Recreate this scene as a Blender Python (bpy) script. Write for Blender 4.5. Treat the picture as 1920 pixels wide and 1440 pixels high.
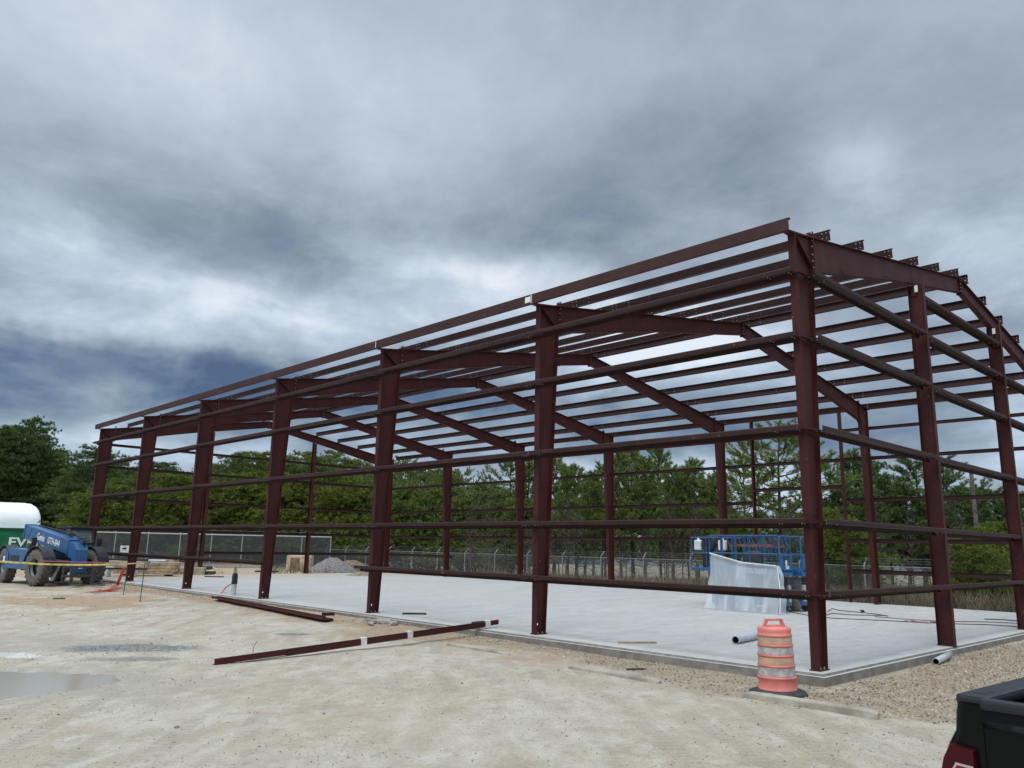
import bpy, bmesh, math, random
import numpy as np
from mathutils import Vector, Matrix
PI = math.pi
R = math.radians
random.seed(7)
C = bpy.context.scene.collection
for o in list(bpy.data.objects): bpy.data.objects.remove(o)

# ------------------------------------------------------------ camera
CAM = Vector((-12.159, -5.885, 1.774)); YAW, PITCH, ROLL, FPX = -43.715, 11.648, 1.134, 1478.0
_a, _b, _c = R(YAW), R(PITCH), R(ROLL)
FWD = Vector((-math.sin(_a)*math.cos(_b), math.cos(_a)*math.cos(_b), math.sin(_b)))
_r = Vector((math.cos(_a), math.sin(_a), 0)); _u = _r.cross(FWD)
RT = _r*math.cos(_c)+_u*math.sin(_c); UP = -_r*math.sin(_c)+_u*math.cos(_c)
cd = bpy.data.cameras.new('camera'); cam = bpy.data.objects.new('camera', cd); C.objects.link(cam)
m = Matrix((RT, UP, -FWD)).transposed().to_4x4(); m.translation = CAM
cam.matrix_world = m
cd.sensor_width = 36; cd.lens = FPX*36/1920; cd.clip_end = 3000; cd.clip_start = 0.05
bpy.context.scene.camera = cam
def ray(u, v):
    return (FWD + RT*((u-960)/FPX) - UP*((v-720)/FPX))
def at(u, D):                      # ground plan point seen in column u at distance D
    d = ray(u, 1020); d = Vector((d.x, d.y)).normalized()
    return CAM.x+d.x*D, CAM.y+d.y*D
def onz(u, v, z):
    d = ray(u, v); t = (z-CAM.z)/d.z
    return CAM+d*t
def zat(u, v, D):                  # height seen in pixel (u, v) at plan distance D
    d = ray(u, v); return CAM.z+d.z*D/math.hypot(d.x, d.y)

# ------------------------------------------------------------ node helpers
class NT:
    def __init__(s, nt): s.nt = nt; s.n = nt.nodes; s.l = nt.links
    def new(s, t, **k):
        n = s.n.new(t)
        for a, b in k.items(): setattr(n, a, b)
        return n
    def put(s, sock, v):
        if isinstance(v, bpy.types.NodeSocket): s.l.new(v, sock)
        elif v is not None:
            if isinstance(v, (tuple, list)) and len(v) == 3 and sock.type == 'RGBA': v = (*v, 1)
            sock.default_value = v
    def math(s, op, a, b=None, c=None, clamp=False):
        n = s.new('ShaderNodeMath', operation=op, use_clamp=clamp)
        for i, x in enumerate((a, b, c)):
            if x is not None: s.put(n.inputs[i], x)
        return n.outputs[0]
    def vm(s, op, a, b=None, out=0):
        n = s.new('ShaderNodeVectorMath', operation=op)
        s.put(n.inputs[0], a)
        if b is not None: s.put(n.inputs[1], b)
        return n.outputs[out]
    def scale(s, a, f):
        n = s.new('ShaderNodeVectorMath', operation='SCALE'); s.put(n.inputs[0], a); s.put(n.inputs['Scale'], f); return n.outputs[0]
    def mapping(s, v, sc=(1, 1, 1), loc=(0, 0, 0), rot=(0, 0, 0)):
        n = s.new('ShaderNodeMapping'); s.put(n.inputs[0], v); n.inputs['Scale'].default_value = sc; n.inputs['Location'].default_value = loc; n.inputs['Rotation'].default_value = rot; return n.outputs[0]
    def noise(s, v, sc, det=4, rough=.55, dist=0, out='Fac'):
        n = s.new('ShaderNodeTexNoise'); s.put(n.inputs['Vector'], v); n.inputs['Scale'].default_value = sc; n.inputs['Detail'].default_value = det
        n.inputs['Roughness'].default_value = rough; n.inputs['Distortion'].default_value = dist; return n.outputs[out]
    def ramp(s, f, stops, interp='LINEAR'):
        n = s.new('ShaderNodeValToRGB'); n.color_ramp.interpolation = interp; s.put(n.inputs[0], f)
        e = n.color_ramp.elements
        while len(e) > 1: e.remove(e[-1])
        for i, (p, c) in enumerate(stops):
            x = e[0] if i == 0 else e.new(p)
            x.position = p
            if not isinstance(c, (tuple, list)): c = (c, c, c)
            x.color = (*c, 1)
        return n.outputs[0]
    def mix(s, f, a, b, mode='MIX'):
        n = s.new('ShaderNodeMix', data_type='RGBA', blend_type=mode); s.put(n.inputs[0], f); s.put(n.inputs[6], a); s.put(n.inputs[7], b); return n.outputs[2]
    def sm(s, x, lo, hi):
        n = s.new('ShaderNodeMapRange', interpolation_type='SMOOTHSTEP'); s.put(n.inputs[0], x); n.inputs[1].default_value = lo; n.inputs[2].default_value = hi; return n.outputs[0]
    def bump(s, h, st, d):
        n = s.new('ShaderNodeBump'); s.put(n.inputs['Height'], h); n.inputs['Strength'].default_value = st; n.inputs['Distance'].default_value = d; return n.outputs[0]

# ------------------------------------------------------------ sky and light
SUN_AZ, SUN_EL = 200, 62           # compass: where the bright part of the overcast is (behind the camera)
sund = Vector((math.cos(R(SUN_AZ))*math.cos(R(SUN_EL)), math.sin(R(SUN_AZ))*math.cos(R(SUN_EL)), math.sin(R(SUN_EL))))
W = bpy.data.worlds.new('World'); bpy.context.scene.world = W; W.use_nodes = True
t = NT(W.node_tree); t.n.clear()
geo = t.new('ShaderNodeTexCoord').outputs['Generated']
D0 = t.vm('NORMALIZE', geo)
wn = t.noise(D0, 3.0, 5, .6, 0, 'Color')
wv = t.scale(t.vm('SUBTRACT', wn, (.5, .5, .5)), .22)
Dw = t.vm('ADD', D0, wv)
sep = t.new('ShaderNodeSeparateXYZ'); t.put(sep.inputs[0], D0)
zc = t.math('ADD', t.math('MAXIMUM', sep.outputs[2], 0.0), .16)
px = t.math('DIVIDE', sep.outputs[0], zc); py = t.math('DIVIDE', sep.outputs[1], zc)
cmb = t.new('ShaderNodeCombineXYZ'); t.put(cmb.inputs[0], px); t.put(cmb.inputs[1], py)
P = cmb.outputs[0]
PW = t.mapping(P, (1, 1, 1), (3.1, 1.7, 0), (0, 0, R(20)))
PA = t.mapping(PW, (1.0, .72, 1))
n1 = t.noise(PA, .75, 6, .5, .35)
n2 = t.noise(PW, 2.0, 9, .58, .35)
n3 = t.noise(PA, 5.0, 8, .64, .4)
bright = t.math('ADD', .55, t.math('MULTIPLY', t.math('SUBTRACT', n1, .5), .55))
bright = t.math('ADD', bright, t.math('MULTIPLY', t.math('SUBTRACT', n2, .5), .42))
bright = t.math('ADD', bright, t.math('MULTIPLY', t.math('SUBTRACT', n3, .5), .26))
n4 = t.noise(t.mapping(D0, (5, 5, 11)), 1.0, 8, .60, .3)
n5_ = t.math('MULTIPLY', t.math('SUBTRACT', t.sm(n4, .36, .66), .5), t.math('SUBTRACT', 1, t.sm(sep.outputs[2], .22, .55)))
bright = t.math('MULTIPLY_ADD', n5_, .30, bright)
blobs = [  # u, v, half width, half height (px of the 1920 frame, used as angles), amplitude
 (420, 90, 420, 140, .26), (900, 150, 260, 110, .10), (1500, 40, 500, 110, .10),
 (60, 240, 170, 150, -.10), (330, 400, 330, 110, -.14), (760, 380, 330, 90, -.12), (1010, 400, 220, 90, -.08),
 (1250, 330, 260, 130, -.14), (1690, 270, 260, 170, -.16),
 (130, 600, 170, 40, .42), (560, 580, 330, 40, .30), (950, 540, 260, 60, .48), (130, 470, 150, 40, .16), (930, 495, 130, 30, .16),
 (1590, 290, 90, 60, .40), (1180, 640, 330, 70, .20), (1640, 440, 240, 60, .20), (1250, 610, 180, 60, .35),
 (170, 705, 560, 75, -.40), (600, 760, 420, 60, -.30), (1080, 790, 380, 60, -.30), (1500, 790, 300, 60, -.16),
 (620, 900, 500, 34, .34), (1240, 900, 400, 34, .40), (1850, 850, 170, 50, .22), (1700, 950, 500, 40, .10), (120, 850, 220, 40, .16)]
for (bu, bv, bw, bh, amp) in blobs:
    d = ray(bu, bv).normalized(); tx = Vector((0, 0, 1)).cross(d).normalized(); tv = d.cross(tx)
    a = t.vm('DOT_PRODUCT', Dw, tuple(tx), 1); b = t.math('SUBTRACT', t.vm('DOT_PRODUCT', Dw, tuple(tv), 1), 0.0)
    f = t.vm('DOT_PRODUCT', Dw, tuple(d), 1)
    e = t.math('ADD', t.math('POWER', t.math('MULTIPLY', a, FPX/bw), 2), t.math('POWER', t.math('MULTIPLY', b, FPX/bh), 2))
    g = t.math('MULTIPLY', t.math('EXPONENT', t.math('MULTIPLY', e, -1)), t.math('GREATER_THAN', f, 0))
    bright = t.math('MULTIPLY_ADD', g, amp*.85, bright)
def lin(r, g, b):
    return tuple(((c/255)/12.92 if c/255 <= .04045 else ((c/255+.055)/1.055)**2.4) for c in (r, g, b))
cl = t.ramp(bright, [(0, lin(76, 96, 124)), (.18, lin(104, 122, 146)), (.34, lin(134, 147, 161)), (.52, lin(160, 173, 187)), (.75, lin(190, 203, 216)), (1, lin(230, 235, 242))])
# colour leans to slate blue near the horizon
lowb = t.math('SUBTRACT', 1, t.sm(sep.outputs[2], .10, .42))
cl = t.mix(t.math('MULTIPLY', lowb, .35), cl, t.mix(1, cl, (.76, .93, 1.10), 'MULTIPLY'))
# the overcast is thinner (brighter) overhead and towards the hidden sun, both outside the picture
sd = t.vm('DOT_PRODUCT', D0, tuple(sund), 1)
boost = t.math('ADD', 1, t.math('ADD', t.math('MULTIPLY', t.sm(sd, .35, 1.0), 1.2), t.math('MULTIPLY', t.sm(sep.outputs[2], .60, .95), 2.3)))
cl = t.scale(cl, boost)
sky = t.new('ShaderNodeTexSky', sky_type='NISHITA'); sky.sun_disc = False
sky.sun_elevation = R(SUN_EL); sky.sun_rotation = R(90-SUN_AZ)
skyc = t.scale(sky.outputs[0], .1)
out = t.mix(.93, skyc, cl)
bg = t.new('ShaderNodeBackground'); t.put(bg.inputs[0], out); bg.inputs[1].default_value = 1.0
t.l.new(bg.outputs[0], t.new('ShaderNodeOutputWorld').inputs[0])
W.cycles.sampling_method = 'MANUAL'; W.cycles.sample_map_resolution = 512
sl = bpy.data.lights.new('sun', 'SUN'); sl.energy = 1.5; sl.angle = R(22); sl.color = (1, .965, .91)
so = bpy.data.objects.new('sun', sl); C.objects.link(so); so.rotation_euler = (-sund).to_track_quat('-Z', 'Y').to_euler()
sc = bpy.context.scene
sc.view_settings.view_transform = 'Standard'; sc.view_settings.look = 'None'; sc.view_settings.exposure = 0.12; sc.view_settings.gamma = 1
sc.render.engine = 'CYCLES'; sc.cycles.max_bounces = 6; sc.cycles.transparent_max_bounces = 24; sc.cycles.use_denoising = True
sc.cycles.diffuse_bounces = 3

# ------------------------------------------------------------ materials
MATS = {}
def pmat(name, col, rough=.6, metal=0, var=.15, vscale=4, bump=0, bscale=40, col2=None, spec=None, coat=0, trans=None, alpha=None):
    if name in MATS: return MATS[name]
    mt = bpy.data.materials.new(name); mt.use_nodes = True; q = NT(mt.node_tree)
    b = mt.node_tree.nodes['Principled BSDF']
    co = q.new('ShaderNodeTexCoord').outputs['Object']
    n = q.noise(co, vscale, 5, .6)
    c2 = col2 or tuple(c*(1-var*1.6) for c in col); c1 = tuple(min(1, c*(1+var)) for c in col)
    q.put(b.inputs['Base Color'], q.mix(q.sm(n, .3, .7), c1, c2))
    b.inputs['Roughness'].default_value = rough; b.inputs['Metallic'].default_value = metal
    q.put(b.inputs['Roughness'], q.math('ADD', rough-.08, q.math('MULTIPLY', n, .16)))
    if coat: b.inputs['Coat Weight'].default_value = coat; b.inputs['Coat Roughness'].default_value = .04
    if spec is not None: b.inputs['Specular IOR Level'].default_value = spec
    if bump: q.put(b.inputs['Normal'], q.bump(q.noise(co, bscale, 4, .6), 1, bump))
    if alpha is not None: b.inputs['Alpha'].default_value = alpha
    MATS[name] = mt; return mt
STEEL = None
def steel_mat(name='red_oxide_primer', A=(.066, .0128, .0108), B_=(.043, .0092, .0084), S_=(.085, .026, .022)):
    mt = bpy.data.materials.new(name); mt.use_nodes = True; q = NT(mt.node_tree); b = mt.node_tree.nodes['Principled BSDF']
    co = q.new('ShaderNodeTexCoord').outputs['Object']
    n = q.noise(co, 1.3, 6, .65, .5); st = q.noise(q.mapping(co, (14, 14, 1.2)), 1, 5, .6)
    c = q.mix(q.sm(n, .3, .75), A, B_)
    c = q.mix(q.sm(st, .55, .8), c, S_)
    sp = q.noise(co, 9, 3, .5)
    c = q.mix(q.sm(sp, .70, .76), c, (.15, .08, .065))
    q.put(b.inputs['Base Color'], c); q.put(b.inputs['Roughness'], q.math('ADD', .48, q.math('MULTIPLY', n, .22))); b.inputs['Specular IOR Level'].default_value = .28
    return mt
STEEL = steel_mat()
STEEL2 = steel_mat('brown_primer', (.041, .0150, .0132), (.027, .0105, .0098), (.058, .026, .023))
GALV = pmat('galvanised', (.55, .57, .58), .45, .6, .1)
GALV2 = pmat('dull_galvanised', (.24, .25, .25), .6, .3, .1)
BLACK = pmat('black_plastic', (.018, .018, .02), .5)
RUBBER = pmat('tyre_rubber', (.07, .065, .058), .85, 0, .3, 3, .004, 30, col2=(.16, .14, .115))
BLUE = pmat('blue_paint', (.012, .095, .255), .42, 0, .2, 2.5, col2=(.03, .085, .17), coat=.15)
BLUE2 = pmat('blue_paint_worn', (.022, .13, .33), .45, 0, .25, 6)
WHITE = pmat('white_marking', (.80, .80, .78), .5, 0, .05)
GREEN = pmat('green_container_paint', (.016, .175, .085), .5, 0, .2, .8)
FABW = pmat('white_fabric', (.78, .78, .77), .6, 0, .04, 1, .01, 1.5)
WOOD = pmat('lumber', (.42, .32, .18), .75, 0, .25, 5, col2=(.27, .20, .12))
PLY = pmat('plywood', (.45, .40, .30), .7, 0, .25, 2)
GRIME = pmat('grimy_dark_steel', (.03, .03, .032), .6, 0, .4, 8, col2=(.07, .06, .05))
GLASS = pmat('tinted_cab_glass', (.09, .12, .125), .08, 0, .05, 1, spec=.8)
PVC = pmat('grey_pvc', (.42, .45, .47), .4, 0, .1, 6)
PVCIN = pmat('pipe_inside', (.06, .06, .065), .8)
TAPE = pmat('yellow_caution_tape', (.62, .50, .16), .5, 0, .3, 6)
PINK = pmat('pink_string', (.55, .12, .22), .6)
RED = pmat('red_strap', (.55, .045, .03), .6, 0, .2, 9)
BANDW = pmat('white_band_tape', (.72, .72, .66), .6)
STONE = pmat('broken_concrete', (.34, .31, .28), .9, 0, .2, 8, .01, 25)
PALE = pmat('pale_metal_sheet', (.62, .66, .70), .35, .2, .12, 2)

# ------------------------------------------------------------ mesh helpers
class MB:
    def __init__(s): s.v = []; s.f = []; s.m = []; s.sm = []
    def add(s, vs, fs, mi=0, smooth=False):
        o = len(s.v); s.v += [tuple(v) for v in vs]
        for f in fs: s.f.append(tuple(i+o for i in f)); s.m.append(mi); s.sm.append(smooth)
    def box(s, c, d, rot=0, mi=0, M=None):
        h = [x/2 for x in d]
        M = M or Matrix.Rotation(rot, 3, 'Z')
        c = Vector(c)
        vs = [c+M@Vector((x*h[0], y*h[1], z*h[2])) for x in (-1, 1) for y in (-1, 1) for z in (-1, 1)]
        s.add(vs, [(0, 1, 3, 2), (4, 6, 7, 5), (0, 4, 5, 1), (2, 3, 7, 6), (0, 2, 6, 4), (1, 5, 7, 3)], mi)
    def rbox(s, c, d, b=.02, rot=0, mi=0, M=None):      # box with chamfered edges
        bm = bmesh.new(); bmesh.ops.create_cube(bm, size=1)
        for v in bm.verts: v.co = Vector((v.co.x*d[0], v.co.y*d[1], v.co.z*d[2]))
        bmesh.ops.bevel(bm, geom=list(bm.edges), offset=min(b, min(d)*.45), segments=2, affect='EDGES', profile=.6)
        M = M or Matrix.Rotation(rot, 3, 'Z'); c = Vector(c)
        s.add([c+M@v.co for v in bm.verts], [[v.index for v in f.verts] for f in bm.faces], mi); bm.free()
    def bar(s, p, q, w, h, mi=0, up=Vector((0, 0, 1))):  # square bar between two points
        p = Vector(p); q = Vector(q); d = q-p; L = d.length
        if L < 1e-6: return
        x = d/L; y = up.cross(x)
        if y.length < 1e-4: y = Vector((1, 0, 0)).cross(x)
        y.normalize(); z = x.cross(y)
        s.box((p+q)/2, (L, w, h), mi=mi, M=Matrix((x, y, z)).transposed())
    def prism(s, poly, thick, f, mi=0, smooth=False):    # polygon in 2D extruded; f maps (a, b, t) to 3D
        n = len(poly)
        vs = [f(a, b, -thick/2) for a, b in poly]+[f(a, b, thick/2) for a, b in poly]
        s.add(vs, [tuple(range(n))[::-1], tuple(range(n, 2*n))], mi)
        s.add(vs, [(i, (i+1) % n, n+(i+1) % n, n+i) for i in range(n)], mi, smooth)
    def tube(s, pts, r, n=8, mi=0, cap=True):
        pts = [Vector(p) for p in pts]; rs = r if isinstance(r, (list, tuple)) else [r]*len(pts)
        ring = []; ref = None
        for i, p in enumerate(pts):
            d = (pts[min(i+1, len(pts)-1)]-pts[max(i-1, 0)]).normalized()
            if ref is None: ref = Vector((0, 0, 1)) if abs(d.z) < .9 else Vector((1, 0, 0))
            a = d.cross(ref).normalized(); b = a.cross(d); ref = b
            ring.append([p+(a*math.cos(k*2*PI/n)+b*math.sin(k*2*PI/n))*rs[i] for k in range(n)])
        vs = [v for rr in ring for v in rr]; fs = []
        for i in range(len(pts)-1):
            for k in range(n): fs.append((i*n+k, i*n+(k+1) % n, (i+1)*n+(k+1) % n, (i+1)*n+k))
        s.add(vs, fs, mi, True)
        if cap: s.add([*ring[0]], [tuple(range(n))[::-1]], mi); s.add([*ring[-1]], [tuple(range(n))], mi)
    def lathe(s, prof, c=(0, 0, 0), n=32, mi=0, smooth=True, M=None):   # prof: (r, z)
        c = Vector(c); M = M or Matrix.Identity(3); vs = []; fs = []
        for r, z in prof:
            for k in range(n): vs.append(c+M@Vector((r*math.cos(2*PI*k/n), r*math.sin(2*PI*k/n), z)))
        for i in range(len(prof)-1):
            for k in range(n): fs.append((i*n+k, i*n+(k+1) % n, (i+1)*n+(k+1) % n, (i+1)*n+k))
        s.add(vs, fs, mi, smooth)
    def strip(s, pl, th, p0, p1, U, V, mi=0):            # bent sheet profile (polyline pl) swept from p0 to p1
        pl = [Vector(a) for a in pl]; L = []; Rr = []
        for i, p in enumerate(pl):
            d1 = (pl[i]-pl[i-1]).normalized() if i else (pl[1]-pl[0]).normalized()
            d2 = (pl[i+1]-pl[i]).normalized() if i < len(pl)-1 else d1
            n1 = Vector((-d1.y, d1.x)); n2 = Vector((-d2.y, d2.x)); nn = (n1+n2)
            nn = nn/max(nn.dot(n1), .3)
            L.append(p+nn*th/2); Rr.append(p-nn*th/2)
        U = Vector(U); V = Vector(V); n = len(pl); vs = []
        for pp in (Vector(p0), Vector(p1)):
            for q in L+Rr: vs.append(pp+U*q.x+V*q.y)
        fs = []
        for i in range(n-1):
            fs += [(i, i+1, 2*n+i+1, 2*n+i), (n+i, 2*n+n+i, 2*n+n+i+1, n+i+1), (i, n+i, n+i+1, i+1), (2*n+i, 2*n+i+1, 3*n+i+1, 3*n+i)]
        fs += [(0, 2*n, 3*n, n), (n-1, 2*n-1, 4*n-1, 3*n-1)]
        s.add(vs, fs, mi)
    def build(s, name, mats, parent=None, loc=None, rotz=None, fix=True):
        me = bpy.data.meshes.new(name); me.from_pydata(s.v, [], s.f)
        if not isinstance(mats, (list, tuple)): mats = [mats]
        for q in mats: me.materials.append(q)
        me.polygons.foreach_set('material_index', s.m); me.polygons.foreach_set('use_smooth', s.sm); me.update()
        if fix:
            bm = bmesh.new(); bm.from_mesh(me); bmesh.ops.recalc_face_normals(bm, faces=bm.faces); bm.to_mesh(me); bm.free()
        o = bpy.data.objects.new(name, me); C.objects.link(o)
        if parent: o.parent = parent
        if loc is not None: o.location = loc
        if rotz is not None: o.rotation_euler.z = rotz
        return o
def npmesh(name, v, f, mats, parent=None, mi=None, smooth=False):
    me = bpy.data.meshes.new(name); v = np.asarray(v, np.float32); f = np.asarray(f, np.int32)
    me.vertices.add(len(v)); me.vertices.foreach_set('co', v.ravel()); k = f.shape[1]
    me.loops.add(f.size); me.loops.foreach_set('vertex_index', f.ravel())
    me.polygons.add(len(f)); me.polygons.foreach_set('loop_start', np.arange(0, f.size, k, dtype=np.int32)); 
    me.polygons.foreach_set('loop_total', np.full(len(f), k, np.int32))
    if not isinstance(mats, (list, tuple)): mats = [mats]
    for q in mats: me.materials.append(q)
    if mi is not None: me.polygons.foreach_set('material_index', np.asarray(mi, np.int32))
    me.polygons.foreach_set('use_smooth', np.full(len(f), smooth)); me.update(calc_edges=True); me.validate()
    o = bpy.data.objects.new(name, me); C.objects.link(o)
    if parent: o.parent = parent
    return o
def tag(o, label=None, cat=None, group=None, kind=None):
    if label: o['label'] = label
    if cat: o['category'] = cat
    if group: o['group'] = group
    if kind: o['kind'] = kind
    return o
def empty(name, loc=(0, 0, 0), rz=0, label=None, cat=None, group=None):
    o = bpy.data.objects.new(name, None); C.objects.link(o); o.location = loc; o.rotation_euler.z = rz; o.empty_display_size = .2
    return tag(o, label, cat, group)
def copy_tree(o, parent=None):
    c = o.copy(); C.objects.link(c); c.parent = parent
    for ch in KIDS(o): copy_tree(ch, c)
    return c
def KIDS(o): return [x for x in list(C.objects) if x.parent == o]
def text(name, s, size, mat, parent, M, ext=.003, off=.0, sx=1):
    cu = bpy.data.curves.new(name, 'FONT'); cu.body = s; cu.size = size; cu.extrude = ext; cu.offset = off; cu.materials.append(mat)
    o = bpy.data.objects.new(name, cu); C.objects.link(o); o.parent = parent; bpy.context.view_layer.update()
    me = bpy.data.meshes.new_from_object(o); bpy.data.objects.remove(o); me.materials.clear(); me.materials.append(mat)
    o = bpy.data.objects.new(name, me); C.objects.link(o); o.parent = parent; o.matrix_local = M @ Matrix.Diagonal((sx, 1, 1, 1)); return o

# ------------------------------------------------------------ ground
rng = np.random.default_rng(3)
_g = rng.random((256, 256))
def vnoise(x, y, s):
    x = np.asarray(x)/s; y = np.asarray(y)/s
    xi = np.floor(x).astype(int); yi = np.floor(y).astype(int); fx = x-xi; fy = y-yi
    fx = fx*fx*(3-2*fx); fy = fy*fy*(3-2*fy)
    g = lambda i, j: _g[i % 256, j % 256]
    return (g(xi, yi)*(1-fx)+g(xi+1, yi)*fx)*(1-fy)+(g(xi, yi+1)*(1-fx)+g(xi+1, yi+1)*fx)*fy
def fb(x, y, s, o=4):
    t = 0; a = 1; n = 0
    for i in range(o): t = t+a*vnoise(x+17.3*i, y+9.1*i, s/2**i); n += a; a *= .5
    return t/n
def sstep(x, a, b):
    q = np.clip((x-a)/(b-a), 0, 1); return q*q*(3-2*q)
def ell(x, y, cx, cy, ux, uy, a, b, nz=.35, s=1.2):
    dx = x-cx; dy = y-cy; p = (dx*ux+dy*uy)/a; q = (-dx*uy+dy*ux)/b
    return np.sqrt(p*p+q*q)+(fb(x, y, s, 3)-.5)*nz*2
SX0, SX1, SY0, SY1 = -.27, 17.95, -.27, 36.62
def height(x, y):
    x = np.asarray(x, float); y = np.asarray(y, float)
    z = -.175 + .03*sstep(y, 6, 14) - .010*np.clip(-x-1, 0, 9)
    z = z - .5*sstep(x, 18.5, 27) - .6*sstep(x, 27, 60)
    d = np.maximum(np.maximum(SX0-x, x-SX1), np.maximum(SY0-y, y-SY1))
    z = z + (.015+.035*sstep(y, 4, 14))*np.exp(-np.clip(d, 0, 9)/.5)*(.4+fb(x, y, .8, 3))      # soil raked up against the slab
    z = z + (fb(x, y, 3.5, 3)-.5)*.05 + (fb(x, y, .5, 3)-.5)*.022*np.clip(1.2-fb(x, y, 5, 2), 0, 1)
    rut = np.sin((x*.75+y*.66)*2*PI/1.9+3*fb(x, y, 6, 2))
    z = z + .006*np.where(x < -1.5, rut, 0)
    z = z - .055*sstep(1.15-PUD(x, y), 0, .5)
    z = z - .6*((d < -.05) & (x > 0))                                       # nothing pokes through the slab
    return z
def PUD(x, y): return ell(x, y, -9.62, 7.95, -.72, .69, 2.5, 1.15, .34, 1.1)+(fb(x, y, .3, 3)-.5)*.28
def H(x, y): return float(height(np.array([x]), np.array([y]))[0])
def axis(lo, a, b, hi, st):
    mid = np.arange(a, b, st); l = [a]; r = [b]; k = st
    while l[-1] > lo: k *= 1.13; l.append(l[-1]-k)
    k = st
    while r[-1] < hi: k *= 1.13; r.append(r[-1]+k)
    return np.concatenate([l[:0:-1], mid, r])
gx = axis(-900, -13, 21, 900, .11); gy = axis(-900, -7, 38, 900, .13)
X, Y = np.meshgrid(gx, gy, indexing='ij'); Z = height(X, Y)
nx, ny = X.shape; idx = np.arange(nx*ny).reshape(nx, ny)
gf = np.stack([idx[:-1, :-1], idx[1:, :-1], idx[1:, 1:], idx[:-1, 1:]], -1).reshape(-1, 4)
def ground_mat():
    mt = bpy.data.materials.new('clay_ground'); mt.use_nodes = True; q = NT(mt.node_tree); b = mt.node_tree.nodes['Principled BSDF']
    co = q.new('ShaderNodeTexCoord').outputs['Object']
    at_ = q.new('ShaderNodeAttribute', attribute_name='soil'); sp = q.new('ShaderNodeSeparateColor'); q.put(sp.inputs[0], at_.outputs['Color'])
    at2 = q.new('ShaderNodeAttribute', attribute_name='soil2'); sp2 = q.new('ShaderNodeSeparateColor'); q.put(sp2.inputs[0], at2.outputs['Color'])
    ml = q.mapping(co, (1, 1, 1), (0, 0, 0), (0, 0, R(-42)))
    nA = q.noise(ml, .35, 6, .6, .4); nB = q.noise(q.mapping(ml, (1, 2.4, 1)), 1.3, 8, .62, .3); nC = q.noise(co, 9, 8, .72); nD = q.noise(co, 60, 5, .7)
    c = q.mix(q.sm(nA, .38, .62), (.45, .395, .31), (.405, .345, .255))
    c = q.mix(q.math('MULTIPLY', q.sm(nB, .46, .66), .6), c, (.53, .50, .43))
    c = q.mix(q.math('MULTIPLY', q.sm(nB, .50, .33), .55), c, (.345, .295, .225))
    c = q.mix(q.math('MULTIPLY', q.sm(nC, .54, .74), .5), c, (.31, .27, .21))
    c = q.mix(q.math('MULTIPLY', q.sm(nD, .50, .75), .5), c, (.56, .52, .45))
    vs_ = q.new('ShaderNodeTexVoronoi'); q.put(vs_.inputs['Vector'], co); vs_.inputs['Scale'].default_value = 13; spk = q.math('MULTIPLY', q.math('LESS_THAN', vs_.outputs[0], .16), q.sm(nB, .45, .6))
    c = q.mix(q.math('MULTIPLY', spk, .3), c, (.22, .19, .15))
    c = q.mix(q.math('MULTIPLY', sp.outputs[0], .85), c, q.mix(q.sm(nC, .35, .65), (.40, .265, .15), (.30, .20, .125)))     # orange dirt
    c = q.mix(q.math('MULTIPLY', sp.outputs[2], .7), c, (.305, .27, .22))                                                     # damp clay
    c = q.mix(sp2.outputs[0], c, q.mix(q.sm(nC, .35, .65), (.30, .23, .155), (.40, .33, .24)))                               # gravel bed
    c = q.mix(sp2.outputs[1], c, q.mix(q.sm(nA, .35, .65), (.085, .08, .04), (.13, .105, .065)))                            # forest floor
    c = q.mix(sp2.outputs[2], c, (.60, .59, .56))                                                                            # spilled cement
    trk = q.new('ShaderNodeTexWave', wave_type='BANDS', bands_direction='X'); q.put(trk.inputs['Vector'], q.mapping(co, (1, 1, 1), (0, 0, 0), (0, 0, R(38)))); trk.inputs['Scale'].default_value = .42; trk.inputs['Distortion'].default_value = 3.5; trk.inputs['Detail'].default_value = 3; trk.inputs['Detail Scale'].default_value = .35
    cleat = q.new('ShaderNodeTexWave', wave_type='BANDS', bands_direction='Y'); q.put(cleat.inputs['Vector'], q.mapping(co, (1, 1, 1), (0, 0, 0), (0, 0, R(38)))); cleat.inputs['Scale'].default_value = 2.6; cleat.inputs['Distortion'].default_value = 4; cleat.inputs['Detail'].default_value = 4
    tm = q.math('MULTIPLY', q.sm(trk.outputs['Fac'], .66, .86), q.math('MULTIPLY', q.sm(nA, .46, .56), q.math('SUBTRACT', 1, sp2.outputs[0])))
    nE = q.noise(co, 3.2, 8, .7, .4); c = q.mix(q.math('MULTIPLY', q.sm(nE, .53, .66), .55), c, (.31, .27, .205)); c = q.mix(q.math('MULTIPLY', q.sm(nE, .48, .36), .35), c, (.55, .52, .45))
    c = q.mix(q.math('MULTIPLY', tm, .38), c, (.325, .28, .215))
    fine = q.noise(co, 26, 6, .75); c = q.mix(q.math('MULTIPLY', q.sm(fine, .54, .66), .7), c, (.25, .215, .165)); c = q.mix(q.math('MULTIPLY', q.sm(fine, .44, .32), .45), c, (.60, .57, .50))
    dg = q.math('MULTIPLY', sp.outputs[1], q.sm(nC, .30, .56))
    c = q.mix(q.math('MULTIPLY', dg, .95), c, (.125, .135, .14))                                                            # dark gravel
    q.put(b.inputs['Base Color'], c)
    q.put(b.inputs['Roughness'], q.math('SUBTRACT', .92, q.math('MULTIPLY', sp.outputs[2], .35)))
    b.inputs['Specular IOR Level'].default_value = .3
    vo = q.new('ShaderNodeTexVoronoi'); q.put(vo.inputs['Vector'], co); vo.inputs['Scale'].default_value = 42
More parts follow.
